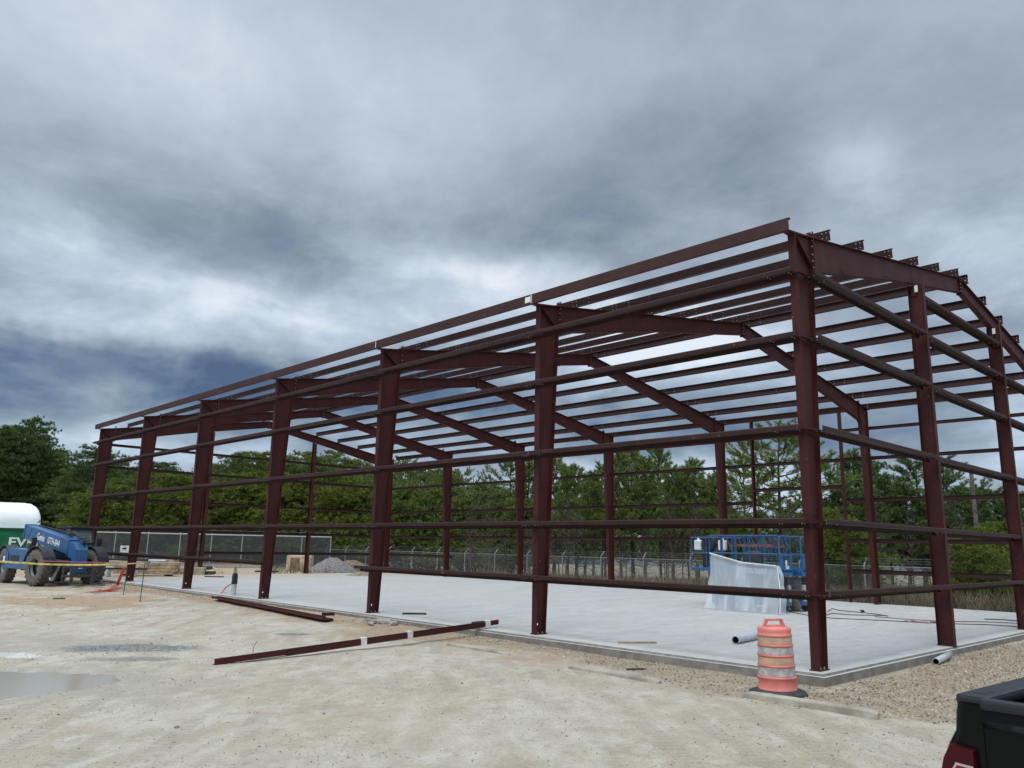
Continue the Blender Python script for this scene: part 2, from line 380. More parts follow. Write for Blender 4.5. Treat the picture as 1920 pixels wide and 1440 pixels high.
    hgt = q.math('ADD', q.math('MULTIPLY', nC, .28), q.math('ADD', q.math('MULTIPLY', nD, .35), q.math('MULTIPLY', q.math('MULTIPLY', vo.outputs[0], q.math('ADD', .15, sp2.outputs[0])), -.5)))
    hgt = q.math('ADD', hgt, q.math('ADD', q.math('MULTIPLY', fine, .5), q.math('MULTIPLY', nE, .35))); hgt = q.math('ADD', hgt, q.math('MULTIPLY', tm, q.math('SUBTRACT', q.math('MULTIPLY', cleat.outputs['Fac'], .5), .6)))
    hgt = q.math('MULTIPLY', hgt, q.math('SUBTRACT', 1, q.math('MULTIPLY', sp.outputs[2], .6)))
    q.put(b.inputs['Normal'], q.bump(hgt, .9, .035))
    return mt
gr = npmesh('ground', np.stack([X, Y, Z], -1).reshape(-1, 3), gf, ground_mat(), smooth=True); tag(gr, kind='structure')
x, y = X.ravel(), Y.ravel()
dslab = np.maximum(np.maximum(SX0-x, x-SX1), np.maximum(SY0-y, y-SY1))
nn = fb(x, y, 2.2, 4); n5 = fb(x, y, .7, 3)
orange = sstep(1.5-dslab*.9-(nn-.5)*3.2, 0, 1)*(x < 1)*(y > -.3)*sstep(y, -1, 4)*.95
orange = np.maximum(orange, sstep(.55*np.exp(-((x+4.2)/2.2)**2-((y-22)/3.6)**2)*1.9+(n5-.5)*1.3, .35, .7))
orange = np.maximum(orange, .8*sstep(.6*np.exp(-((x+3)/3)**2-((y-30)/4)**2)+(n5-.5)*1.2, .3, .6))
orange = np.maximum(orange, (.85*sstep(y, 36, 37)+0)*(x > -2)*(y < 70))
orange = np.maximum(orange, .22*sstep(nn, .6, .75))
dark = sstep(1-ell(x, y, -6.6, 10.0, .8, -.6, 1.6, .62, .3), 0, .5)
dark = np.maximum(dark, .8*sstep(1-ell(x, y, -7.0, 8.7, .75, -.65, 1.1, .42, .3), 0, .5))
p5 = onz(548, 1192, -.2); dark = np.maximum(dark, sstep(1-ell(x, y, p5.x, p5.y, .8, -.6, .55, .28, .3), 0, .5))
damp = sstep(1.8-PUD(x, y), .1, .7)
damp = np.maximum(damp, .9*sstep(1.2-ell(x, y, -8.2, 12.4, -.72, .69, 3.2, 1.3, .3), 0, .5))
p6 = onz(560, 1275, -.2); damp = np.maximum(damp, .55*sstep(1-ell(x, y, p6.x, p6.y, .72, -.69, 2.6, .3, .4), 0, .5))
grav = sstep(y*-1-.1+(nn-.5)*.8, 0, .4)*sstep(x+2.05+.22*(y+1)+(n5-.5)*.6, 0, .35)*(y > -30)
grav = np.maximum(grav, .9*sstep(x+2.15+(n5-.5)*.9-(y-0)*.20, 0, .4)*(y > -.3)*(y < 9)*(x < .3))
forest = np.maximum.reduce([sstep(x, 19.2, 21.0), sstep(y-.55*x, 47, 52), sstep(np.hypot(x, y), 75, 95)])*(.75+.25*n5)
cem = sstep(1.05-ell(x, y, *onz(40, 1232, -.25)[:2], -.6, .8, 1.0, .30, .45, .6), 0, .3)
def setattr_col(o, name, r, g, b):
    a = o.data.color_attributes.new(name, 'FLOAT_COLOR', 'POINT')
    a.data.foreach_set('color', np.stack([r, g, b, np.ones_like(r)], -1).astype(np.float32).ravel())
setattr_col(gr, 'soil', orange, dark, damp); setattr_col(gr, 'soil2', grav, forest, cem)

# puddle: level water standing in the hollow
pm = bpy.data.materials.new('muddy_water'); pm.use_nodes = True; q = NT(pm.node_tree); b = pm.node_tree.nodes['Principled BSDF']
b.inputs['Base Color'].default_value = (.40, .365, .305, 1); b.inputs['Roughness'].default_value = .12; b.inputs['Specular IOR Level'].default_value = .42
co = q.new('ShaderNodeTexCoord').outputs['Object']; q.put(b.inputs['Normal'], q.bump(q.noise(co, 5, 2), .12, .01))
PZ = H(-9.62, 7.95)+.034
mb = MB(); mb.add([(-14, 4.5, PZ), (-7.3, 4.5, PZ), (-7.3, 10.5, PZ), (-14, 10.5, PZ)], [(0, 1, 2, 3)])
tag(mb.build('puddle', pm), kind='structure')

# loose stones
def stones(name, pts, sizes, mats, mi):
    base = np.array([(1, 0, 0), (-1, 0, 0), (0, 1, 0), (0, -1, 0), (0, 0, 1), (0, 0, -1)], float)
    fc = np.array([(0, 2, 4), (2, 1, 4), (1, 3, 4), (3, 0, 4), (2, 0, 5), (1, 2, 5), (3, 1, 5), (0, 3, 5)])
    n = len(pts); A = rng.normal(size=(n, 3, 3)); Q, _ = np.linalg.qr(A)
    sh = np.stack([sizes*rng.uniform(.8, 1.4, n), sizes*rng.uniform(.6, 1.1, n), sizes*rng.uniform(.45, .8, n)], -1)
    V = (base[None]*rng.uniform(.75, 1.2, (n, 6, 1)))*sh[:, None, :]
    V = np.einsum('nij,nkj->nki', Q, V)+pts[:, None, :]
    F = (fc[None]+(np.arange(n)*6)[:, None, None]).reshape(-1, 3)
    return npmesh(name, V.reshape(-1, 3), F, mats, mi=np.repeat(mi, 8))
G1 = pmat('tan_stone', (.42, .33, .235), .85, 0, .2, 3); G2 = pmat('pale_stone', (.52, .47, .40), .85, 0, .15, 3); G3 = pmat('brown_stone', (.24, .175, .125), .85, 0, .25, 3); G4 = pmat('dark_stone', (.12, .12, .12), .85, 0, .25, 3)
n = 90000
xs = rng.uniform(-4.2, 12, n); ys = rng.uniform(-7.5, 9, n)
k = (np.maximum(SX0-xs, xs-SX1) > 0) | (ys < SY0-.02)
gden = sstep(-ys-.1+(fb(xs, ys, 2.2, 4)-.5)*.8, 0, .4)*sstep(xs+2.05+.22*(ys+1)+(fb(xs, ys, .7, 3)-.5)*.6, 0, .35)
gden = np.maximum(gden, .45*sstep(xs+2.15+(fb(xs, ys, .7, 3)-.5)*.9-ys*.2, 0, .4)*(ys > -.3)*(ys < 9)*(xs < -.3))
k &= rng.random(n) < gden
xs, ys = xs[k], ys[k]; zs = height(xs, ys)+.004
o = stones('gravel', np.stack([xs, ys, zs], -1), .011*np.exp(rng.normal(0, .35, len(xs)))+.004, [G1, G2, G3, G4], rng.choice(4, len(xs), p=[.52, .18, .24, .06]))
tag(o, 'loose tan gravel and pebbles spread beside the slab around the corner column', 'gravel', kind='stuff')
n = 26000
uu = rng.uniform(-40, 1900, n); vv = rng.uniform(1090, 1470, n)**1.0
pts = np.array([tuple(onz(a, b_, -.18)) for a, b_ in zip(uu, vv)])
k = (pts[:, 0] < -.35) & (pts[:, 1] < 40) & (rng.random(n) < .25+.9*sstep(fb(pts[:, 0], pts[:, 1], 1.6, 3), .45, .7)); pts = pts[k]
pts = np.concatenate([pts, np.stack([rng.normal(-6.6, 1.0, 900), rng.normal(9.9, .6, 900), np.zeros(900)], -1), np.stack([rng.normal(-.75, .25, 3000), rng.uniform(0, 34, 3000), np.zeros(3000)], -1)])
pts = pts[(pts[:, 0] < -.33)]
pts[:, 2] = height(pts[:, 0], pts[:, 1])+.002
dist = np.hypot(pts[:, 0]+12.2, pts[:, 1]+5.9)
o = stones('pebbles', pts, .0045*np.exp(rng.normal(0, .45, len(pts)))*(.5+dist*.075), [G1, G2, G3, G4], rng.choice(4, len(pts), p=[.36, .30, .22, .12]))
tag(o, 'small scattered pebbles and grit over the pale clay yard', 'pebbles', kind='stuff')

# ------------------------------------------------------------ slab
def slab_mat():
    mt = bpy.data.materials.new('trowelled_concrete'); mt.use_nodes = True; q = NT(mt.node_tree); b = mt.node_tree.nodes['Principled BSDF']
    co = q.new('ShaderNodeTexCoord').outputs['Object']; g = q.new('ShaderNodeNewGeometry')
    m1 = q.mapping(co, (.35, 1.1, 1), (0, 0, 0), (0, 0, R(40)))
    nA = q.noise(m1, 1.0, 6, .6, .8); nB = q.noise(q.mapping(co, (1, 3, 1), (0, 0, 0), (0, 0, R(-45))), 1.7, 6, .65, .8); nC = q.noise(co, .16, 3, .5)
    c = q.mix(q.sm(nA, .3, .7), (.505, .485, .45), (.43, .42, .395))
    c = q.mix(q.math('MULTIPLY', q.sm(nB, .50, .70), .6), c, (.33, .33, .32))
    c = q.mix(q.math('MULTIPLY', q.sm(nB, .48, .34), .4), c, (.56, .56, .55))
    c = q.mix(q.math('MULTIPLY', q.sm(nC, .5, .68), .35), c, (.52, .48, .41))
    # saw-cut joints
    s = q.new('ShaderNodeSeparateXYZ'); q.put(s.inputs[0], co)
    jy = q.math('ABSOLUTE', q.math('SUBTRACT', q.math('FRACT', q.math('DIVIDE', s.outputs[1], 6.086)), .5))
    # dust blown on the far end
    c = q.mix(q.math('MULTIPLY', q.sm(q.math('ADD', s.outputs[1], q.math('MULTIPLY', nA, 6)), 31, 38), .7), c, (.46, .37, .26))
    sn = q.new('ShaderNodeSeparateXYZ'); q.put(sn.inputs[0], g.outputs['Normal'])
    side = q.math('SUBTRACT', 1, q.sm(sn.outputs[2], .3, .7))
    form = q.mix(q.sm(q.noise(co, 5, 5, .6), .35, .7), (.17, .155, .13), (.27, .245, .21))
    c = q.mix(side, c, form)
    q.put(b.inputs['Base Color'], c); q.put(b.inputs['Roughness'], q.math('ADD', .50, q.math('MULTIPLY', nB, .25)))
    q.put(b.inputs['Normal'], q.bump(q.math('ADD', nA, q.noise(co, 25, 4)), .25, .006))
    return mt
mb = MB()
def ringz(d, z): return [(SX0+d, SY0+d, z), (SX1-d, SY0+d, z), (SX1-d, SY1-d, z), (SX0+d, SY1-d, z)]
prof = [(.055, 0), (.045, -.036), (0, -.04), (-.004, -.6)]
for (d0, z0), (d1, z1) in zip(prof[:-1], prof[1:]):
    mb.add(ringz(d0, z0)+ringz(d1, z1), [(i, (i+1) % 4, 4+(i+1) % 4, 4+i) for i in range(4)])
mb.add(ringz(.055, 0), [(0, 1, 2, 3)])
tag(mb.build('concrete_slab', slab_mat()), kind='structure')

# ------------------------------------------------------------ steel building frame
WD, HE, RX, RZ = 17.683, 7.11, 8.87, 8.568
FY = [0, 6.027, 12.113, 18.199, 24.285, 30.371, 36.351]
SLP = (RZ-HE)/RX; FW = .142
roofz = lambda x: HE+SLP*(x if x <= RX else WD-x) if True else 0
RT2 = (RZ-HE)/(WD-RX)
def roofz(x): return HE+SLP*x if x <= RX else HE+RT2*(WD-x)
BF = empty('building_frame', (0, 0, 0), 0, 'red primed steel frame of an unfinished gabled building on the new slab', 'steel frame')
def side_f(y, s):    # s = 0 near side, 1 far side (mirrored)
    return (lambda a, b, t_: Vector((a if not s else WD-a, y+t_, b)))
def flange(mb, f, p, q, w=FW, th=.012):
    (a0, b0), (a1, b1) = p, q; dx, dz = a1-a0, b1-b0; L = math.hypot(dx, dz); nx_, nz_ = -dz/L*th, dx/L*th
    vs = [f(a0, b0, -w/2), f(a0, b0, w/2), f(a1, b1, w/2), f(a1, b1, -w/2)]
    vs += [f(a0+nx_, b0+nz_, -w/2), f(a0+nx_, b0+nz_, w/2), f(a1+nx_, b1+nz_, w/2), f(a1+nx_, b1+nz_, -w/2)]
    mb.add(vs, [(0, 1, 2, 3), (4, 7, 6, 5), (0, 4, 5, 1), (1, 5, 6, 2), (2, 6, 7, 3), (3, 7, 4, 0)])
def bolts_or_holes(mb, pts, d, r=.013, l=.012, mi=1):  # bolt heads, or pale dots standing in for sky-lit holes
    d = Vector(d)
    for p in pts:
        p = Vector(p); mb.tube([p, p+d*l], r, 6, mi)
def make_column(y, s):
    f = side_f(y, s); mb = MB(); zt = HE+SLP*.01
    hx, hz, hr = .10, .20, .022
    oc = [(hx+hr*math.cos(PI/2-k*PI/4), hz+hr*1.3*math.sin(PI/2-k*PI/4)) for k in range(9)]   # clockwise from the top
    right = oc[0:5]; left = oc[4:9]
    xin = lambda z: .27+(z-.02)*(.335/6.58)
    mb.prism([(.012, .02), (hx, .02)]+left[0:1]+left[1:]+[(hx, .6), (.012, .6)], .008, f)
    mb.prism([(hx, .6)]+right+[(hx, .02), (.27, .02), (xin(.6), .6)], .008, f)
    mb.prism([(.012, .6), (xin(.6), .6), (.605, 6.6), (.665, 6.6), (.665, HE+SLP*.66-.012), (.012, HE-.006)], .008, f)
    flange(mb, f, (0, .02), (0, HE-.006)) if False else mb.box(f(.006, (HE+.02)/2, 0), (.012, FW, HE-.02-.008))
    flange(mb, f, (.27, .02), (.605, 6.6), th=-.012)
    c = mb.build('column', [STEEL, GALV], BF)
    b_ = MB(); b_.box(f(.14, .010, 0), (.33, FW+.03, .020))
    bolts_or_holes(b_, [f(ax, .02, ty) for ax in (.07, .2) for ty in (-.045, .045)], (0, 0, 1), .012, .03)
    b_.build('base_plate', [STEEL, GALV], c)
    k = MB()
    for sy in (-1, 1):                                       # knee stiffener, either side of the web
        p0, p1 = Vector((.03, HE-.05)), Vector((.60, 6.62)); w = FW/2-.006
        k.prism([(p0.x, p0.y), (p1.x, p1.y), (p1.x+.012, p1.y), (p0.x+.014, p0.y)], w, lambda a, b, t_, sy=sy: f(a, b, sy*(.005+w/2)+t_))
        k.prism([(.615, 6.59), (.66, 6.59), (.66, 6.60), (.615, 6.60)], w, lambda a, b, t_, sy=sy: f(a, b, sy*(.005+w/2)+t_))
    k.build('knee_stiffener', STEEL, c)
    return c
def make_rafter(y, s):
    f = side_f(y, s); mb = MB(); rx = (RX if not s else WD-RX); sl = (RZ-HE)/rx
    def top(a): return HE+sl*a
    bot = [(.69, 6.60), (2.7, 7.03), (4.6, 7.43), (rx-.012, RZ-.36)]
    mb.prism([(.69, top(.69)-.012), (.69, 6.612)]+[(a, b+.0) for a, b in bot[1:]]+[(rx-.012, top(rx-.012)-.012)], .008, f)
    flange(mb, f, (rx-.012, top(rx-.012)-.012), (.69, top(.69)-.012), th=-.012)
    for a_, b_ in zip(bot[:-1], bot[1:]): flange(mb, f, b_, a_, th=.012)
    r = mb.build('rafter', [STEEL, GALV], BF)
    e = MB(); e.box(f(.684, 6.93, 0), (.010, FW, .80)); 
    bolts_or_holes(e, [f(.679, z_, ty) for z_ in (6.66, 6.78, 6.9, 7.05, 7.16, 7.30) for ty in (-.045, .045)], (-1 if not s else 1, 0, 0), .012, .02)
    e.build('end_plate', [STEEL, GALV], r)
    e2 = MB(); e2.box(f(rx-.005, RZ-.21, 0), (.0095, FW, .44))
    bolts_or_holes(e2, [f(rx-.011, RZ-z_, ty) for z_ in (.05, .15, .25, .33) for ty in (-.045, .045)], (-1 if not s else 1, 0, 0), .012, .018)
    e2.build('ridge_plate', [STEEL, GALV], r)
    k = MB(); k.prism([(-.195, HE-.012), (.69, top(.69)-.002-.0), (.69, top(.69)-.012), (.0, HE-.024), (-.195, HE-.024)], FW, f)
    k.build('cap_plate', STEEL, r)
    for a_ in (2.0, 4.1, 5.65):
        tb = MB()                             # small brace tabs under the rafter
        zb = 6.60+(a_-.69)*.214
        tb.box(f(a_, zb+.035, -.04), (.10, .006, .07)); tb.build('brace_tab', STEEL, r)
    return r
for y_ in FY:
    for s in (0, 1): make_column(y_, s); make_rafter(y_, s)
LIP = .018
ZG = [(.020, -.072), (.004, -.063), (.004, 0), (.2, 0), (.2, .062), (.184, .078)]
def girt(p0, p1, outv, jog=0, name='girt'):
    """Z girt laid on its side: web level, outer flange turned up. Origin line on the column face."""
    mb = MB(); V = Vector((0, 0, 1)); U = Vector(outv)
    p0 = Vector(p0); p1 = Vector(p1); d = (p1-p0).normalized(); off = U*jog+V*jog
    mb.strip(ZG, .0035, p0+off, p1+off, U, V)
    for p, sg in ((p0, 1), (p1, -1)):  # bright bolt heads in place of holes with sky showing through
        bolts_or_holes(mb, [p+off+d*sg*.07+U*a+V*-.004 for a in (.06, .15)], (0, 0, -1), .010, .012)
        bolts_or_holes(mb, [p+off+d*sg*.45+U*a+V*-.004 for a in (.06, .15)], (0, 0, -1), .010, .012)
    return mb.build(name, [STEEL2, GALV], BF)
GZ = [1.12, 2.225, 3.715, 5.255, 6.375]
def bay(i, lo=-.30, hi=.30):
    a = FY[i]+(lo if i else -.055); b = FY[i+1]+(hi if i < 5 else .30)
    return a, b
for zi, z in enumerate(GZ):
    for i in range(6):
        if zi == 0 and i == 2: continue                      # door opening in the third bay
        a, b = bay(i)
        if zi == 0 and i == 1: b = FY[2]+.48
        if zi == 0 and i == 3: a = FY[3]-.02
        girt((-.001, a, z), (-.002, b, z), (-1, 0, 0), .0045*(i % 2))
    for i in range(6):                                       # far side wall
        a, b = bay(i); j = .0045*(i % 2)
        X_ = WD+.002
        if i == 1:
            segs = [(a, 7.02)] if z < 4 else [(a, b)]
            if z < 4 and zi != 0: segs.append((10.90, b))
            if zi == 0: segs = [(a, 7.02), (10.90, b)]
        elif zi == 0 and 1 < i < 5: segs = []
        else: segs = [(a, b)]
        for a_, b_ in segs: girt((X_, a_, z), (X_, b_, z), (1, 0, 0), j)
girt((WD+.002, 7.10, 4.24), (WD+.002, 10.82, 4.24), (1, 0, 0), 0, 'door_header')
for yj in (7.06, 10.86):                                    # framed opening jambs
    mb = MB(); mb.strip([(-.05, .02), (-.06, 0), (.0, 0)] and [(.016, .05), (0, .06), (0, 0), (.2, 0), (.2, .06), (.184, .05)], .004, (WD, yj, 0), (WD, yj, HE), (1, 0, 0), (0, 1 if yj < 9 else -1, 0))
    mb.build('door_jamb', STEEL, BF)
# eave struts
STRUT = steel_mat('eave_primer', (.060, .024, .020), (.042, .0175, .0155), (.07, .034, .03))
def eave(i, s):
    a = FY[i]+(.003 if i else -.06); b = FY[i+1]-.003+(.26 if (i == 5 and not s) else 0)
    if i == 5 and s: b = FY[6]-.05
    mb = MB(); sx = -1 if not s else 1; x0 = 0 if not s else WD
    mb.strip([(.125, .018), (.125, 0), (.2, 0), (.2, .215), (.125, .227), (.123, .205)], .004, (x0, a, HE-.008), (x0, b, HE-.008), (sx, 0, 0), (0, 0, 1))
    if i == 1 and not s:
        mb.box((-.2035, FY[1]-.0+.14+.0, HE+.10), (.003, .16, .13), mi=2); 
    if not s and 0 < i < 3: mb.box((-.2035, FY[i]+.03, HE+.10), (.003, .025, .19), mi=2)
    return mb.build('eave_strut', [STRUT, GALV, WHITE], BF)
for i in range(6):
    eave(i, 0); eave(i, 1)
# purlins
ZP = [(-.056, .018), (-.068, .002), (0, .002), (0, .2), (.066, .2), (.056, .184)]
PX = [1.25, 2.75, 4.22, 5.72, 7.10, 8.50]
def purlin(xp, i, flip):
    a = FY[i]-(.5 if i else .13); b = FY[i+1]+(.5 if i < 5 else 0.02)
    sg = -1 if flip else 1; sl = RT2 if flip else SLP
    U = Vector((sg, 0, sl)).normalized(); V = Vector((-sl*sg, 0, 1)).normalized(); jog = .005*(i % 2)*sg
    mb = MB(); p0 = Vector((xp+jog, a, roofz(xp))); p1 = Vector((xp+jog, b, roofz(xp)))
    mb.strip(ZP, .0035, p0, p1, U, V)
    for ye in (a+.06, b-.06, FY[i]+.06 if i else a+.14, FY[i+1]-.06):  # galvanised heads put in as the bright dots of sky-lit bolt holes
        for h in (.06, .15):
            q_ = Vector((xp+jog, ye, roofz(xp)))+V*h
            bolts_or_holes(mb, [q_-U*.003], -U, .011, .010); bolts_or_holes(mb, [q_+U*.003], U, .011, .010)
    return mb.build('purlin', [STEEL2, GALV], BF)
for xp in PX:
    for i in range(6): purlin(xp, i, False); purlin(WD-xp, i, True)
# end wall columns and girts
def end_column(xc, yo, ztop):
    """I column, web across the wall line; yo = -1 near end (outside towards -y), +1 far end."""
    mb = MB(); y0 = FY[0]-.24 if yo < 0 else FY[6]+.24
    yi = y0+.31*(-yo); lo, hi = min(y0, yi), max(y0, yi)
    zi = ztop-.02
    mb.box((xc, (lo+hi)/2, zi/2+.01), (.007, abs(hi-lo)-.02, zi-.02))
    mb.box((xc, y0-.005*-yo*-1 if False else y0+(.005*-yo), (ztop+.1)/2), (.13, .010, ztop+.1-.02+.0))
    mb.box((xc, yi+(.005*yo), zi/2+.01), (.13, .010, zi-.02))
    c = mb.build('end_wall_column', [STEEL, GALV], BF)
    b_ = MB(); b_.box((xc, (lo+hi)/2, .008), (.15, .35, .016)); b_.build('base_plate', STEEL, c)
    if yo < 0:
        cp = MB(); cp.box((xc-.03, (lo+hi)/2+.04, zi-.17), (.004, .11, .16), mi=0); cp.box((xc-.045, lo+.14, zi-.10), (.003, .07, .15), mi=1)
        cp.build('clip_plate', [STEEL, WHITE], c)
    return c
def rbot(a): return 6.60+(a-.69)*.2045
for xc in (5.55, 11.16): end_column(xc, -1, rbot(min(xc, WD-xc))+.0-.02)
for xc in (5.70, 11.98): end_column(xc, 1, rbot(min(xc, WD-xc))-.02)
def endgirts(y0, cols, outv, skip=()):
    edges = [(.0, 'c')]+[(c_, 'e') for c_ in cols]+[(WD, 'c')]
    for zi, z in enumerate(GZ+[7.25]):
        xin = .27+(z-.02)*(.335/6.58)+.03
        for k in range(len(edges)-1):
            if (zi, k) in skip: continue
            if zi == 5 and k != 1: continue
            a = xin if k == 0 else edges[k][0]+.012; b = WD-xin if k == len(edges)-2 else edges[k+1][0]-.012
            yy = y0
            if y0 < 0 and k == 0: a -= .24+.028*z; b -= .06; yy = -.074      # laps over the corner column, just proud of it
            girt((a, yy, z), (b, yy, z), outv, 0)
endgirts(-.02, (5.55, 11.16), (0, -1, 0))
endgirts(FY[6]+.02, (5.70, 11.98), (0, 1, 0), skip=((0, 0), (5, 1)))
for z in GZ:                                                # clip angles across the corner column
    xin = .27+(z-.02)*(.335/6.58)
    for (yy, sg) in ((-.045, -1),):
        mb = MB(); mb.box((xin/2-.0, yy-.035, z+.030), (xin+.20, .006, .055)); mb.box((xin/2, yy-.0655, z+.0), (xin+.16, .06, .005)); mb.build('corner_clip', STEEL, BF)

# ------------------------------------------------------------ trees
def leafmat(name, a, b_, c_):
    mt = bpy.data.materials.new(name); mt.use_nodes = True; q = NT(mt.node_tree); b = mt.node_tree.nodes['Principled BSDF']
    g = q.new('ShaderNodeNewGeometry'); oi = q.new('ShaderNodeObjectInfo')
    co = q.new('ShaderNodeTexCoord').outputs['Object']
    r = g.outputs['Random Per Island']; n = q.noise(co, .55, 3, .5)
    f = q.math('ADD', q.math('MULTIPLY', r, .45), q.math('MULTIPLY', n, .6))
    c = q.ramp(f, [(.18, a), (.52, b_), (.85, c_)])
    c = q.mix(q.math('MULTIPLY', oi.outputs['Random'], .45), c, q.mix(1, c, (.70, .85, .95), 'MULTIPLY'))
    q.put(b.inputs['Base Color'], c); b.inputs['Roughness'].default_value = .6; b.inputs['Specular IOR Level'].default_value = .25
    tr = q.new('ShaderNodeBsdfTranslucent'); q.put(tr.inputs[0], c)
    mx = q.new('ShaderNodeMixShader'); mx.inputs[0].default_value = .22; q.l.new(b.outputs[0], mx.inputs[1]); q.l.new(tr.outputs[0], mx.inputs[2])
    q.l.new(mx.outputs[0], mt.node_tree.nodes['Material Output'].inputs[0]); return mt
LF_D = leafmat('dark_pine_needles', (.032, .062, .020), (.090, .138, .040), (.205, .245, .075))
LF_M = leafmat('pine_needles', (.058, .098, .024), (.150, .195, .048), (.29, .32, .09))
LF_Y = leafmat('yellowish_needles', (.065, .092, .020), (.155, .190, .036), (.27, .285, .06))
BARK = pmat('pine_bark', (.075, .055, .042), .9, 0, .3, 3, .02, 9)
BARE = pmat('bare_twigs', (.085, .07, .055), .9, 0, .3, 3)
def tufts(cs, ds, m, L, w, rg):
    """needle tufts: m narrow blades fanned round a direction at every centre"""
    n = len(cs); c = np.repeat(cs, m, 0); d = np.repeat(ds, m, 0)+rg.normal(0, .58, (n*m, 3)); d /= np.linalg.norm(d, axis=1, keepdims=True)
    sd_ = np.cross(d, rg.normal(size=(n*m, 3))); sd_ /= np.linalg.norm(sd_, axis=1, keepdims=True)
    LL = L*rg.uniform(.6, 1.25, (n*m, 1)); ww = w*rg.uniform(.7, 1.3, (n*m, 1))
    v = np.stack([c-sd_*ww*.5+d*LL*.12, c+sd_*ww*.5+d*LL*.12, c+d*LL], 1).reshape(-1, 3)
    f = np.arange(n*m*3).reshape(-1, 3); return v, f
def tree_proto(kind, seed):
    rg = np.random.default_rng(seed); rd = random.Random(seed)
    Ht = {'tall': 17., 'young': 9., 'bush': 7., 'bare': 10., 'open': 12.}[kind]
    trunk = MB(); nseg = 9; lean = rd.uniform(-.02, .02), rd.uniform(-.02, .02); r0 = {'tall': .20, 'young': .11, 'bush': .10, 'bare': .085, 'open': .15}[kind]
    ax = [Vector((lean[0]*Ht*(k/nseg)**1.5+rd.uniform(-.05, .05)*(k > 0), lean[1]*Ht*(k/nseg)**1.5+rd.uniform(-.05, .05)*(k > 0), -.8*(k == 0)+Ht*.985*k/nseg)) for k in range(nseg+1)]
    trunk.tube(ax, [r0*(1-.88*k/nseg)+.01 for k in range(nseg+1)], 7)
    def axp(z):
        k = max(0, min(nseg-1e-6, z/(Ht*.985)*nseg)); i = int(k); return ax[i].lerp(ax[i+1], k-i)
    base = {'tall': .40, 'young': .34, 'bush': .06, 'bare': .25, 'open': .36}[kind]
    nl = {'tall': 50, 'young': 56, 'bush': 62, 'bare': 46, 'open': 36}[kind]; C_ = []; Dv = []
    if kind in ('young', 'tall', 'open'):                       # dead lower branches
        for k in range(22):
            z = Ht*rd.uniform(.08, base+.08); a = rd.uniform(0, 2*PI); L = rd.uniform(.5, 1.5)
            p = axp(z); e = p+Vector((math.cos(a)*L, math.sin(a)*L, rd.uniform(-.1, .5)*L)); trunk.tube([p, (p+e)/2+Vector((0, 0, .05)), e], [.022, .016, .007], 4, 0, False)
    for k in range(nl):
        h = base+(1-base)*((k+rd.random())/nl); z = Ht*min(h, .985); tt = (h-base)/(1-base)
        if kind == 'tall': L = (1.1+2.3*math.sin(PI*min(1, tt*.85+.15))**.8)*rd.uniform(.55, 1.2)
        elif kind == 'open': L = (.6+2.6*math.sin(PI*min(1, tt*.8+.2))**.9)*rd.uniform(.6, 1.25)
        elif kind == 'young': L = (1.75*(1-tt)**.8+.22)*rd.uniform(.55, 1.2)
        elif kind == 'bush': L = (2.7*(1-tt)**.55+.3)*rd.uniform(.6, 1.15)
        else: L = (1.6*(1-tt)**.6+.3)*rd.uniform(.5, 1.2)
        a = k*2.39996+rd.uniform(-.5, .5); rise = {'tall': .25, 'young': .62, 'bush': .42, 'bare': .9, 'open': .35}[kind]*rd.uniform(.4, 1.4)+(.5*tt if kind != 'tall' else 0)
        p = axp(z); hd = Vector((math.cos(a), math.sin(a), 0)); pts = []
        for j in range(4):
            s_ = j/3; pts.append(p+hd*L*s_+Vector((0, 0, L*rise*(s_**1.5)-.08*L*s_))+Vector((rd.uniform(-1, 1), rd.uniform(-1, 1), rd.uniform(-.5, .5)))*.06*L*(j > 0))
        trunk.tube(pts, [.035*(L/2)**.5*(1-.8*j/3)+.006 for j in range(4)], 4, 0, False)
        if kind == 'bare':
            for _ in range(5):
                s_ = rd.uniform(.2, 1); q_ = pts[0].lerp(pts[3], s_); e = q_+Vector((rd.uniform(-1, 1), rd.uniform(-1, 1), rd.uniform(0, 1.4)))*.5
                trunk.tube([q_, e], [.010, .004], 3, 0, False)
            continue
        if kind in ('young', 'open'):                           # bottle-brush shoots turned upwards
            for _ in range(int(4+6.0*L)):
                s_ = .25+.8*rd.random()**.75; i = min(2, int(s_*3)); q_ = pts[i].lerp(pts[i+1], min(1.08, s_*3-i))
                sd2 = hd.cross(Vector((0, 0, 1)))*rd.gauss(0, .6)
                dr = (hd*rd.uniform(.1, .8)+sd2+Vector((0, 0, rd.uniform(.35, 1.15)))).normalized(); q_ = q_+sd2*.35*L*s_
                for j in range(4): C_.append(q_+dr*(.12*j)); Dv.append(dr)
        else:
            for _ in range(int((7+12*L)*{'tall': 1.0, 'bush': 1.5}[kind])):
                s_ = rd.random()**.5*.75+.30; i = min(2, int(s_*3)); q_ = pts[i].lerp(pts[i+1], min(1.1, s_*3-i)); sp_ = .30*L*(.35+.65*s_)
                off = Vector((rd.gauss(0, 1), rd.gauss(0, 1), abs(rd.gauss(0, .35))-.12))*sp_
                C_.append(q_+off); Dv.append((hd*.5+off.normalized()*.5+Vector((0, 0, .8 if kind == 'tall' else .6))).normalized())
    if kind == 'bare': return trunk, None
    for _ in range(14):
        C_.append(axp(Ht*rd.uniform(.93, .985))); Dv.append(Vector((rd.gauss(0, .3), rd.gauss(0, .3), 1)))
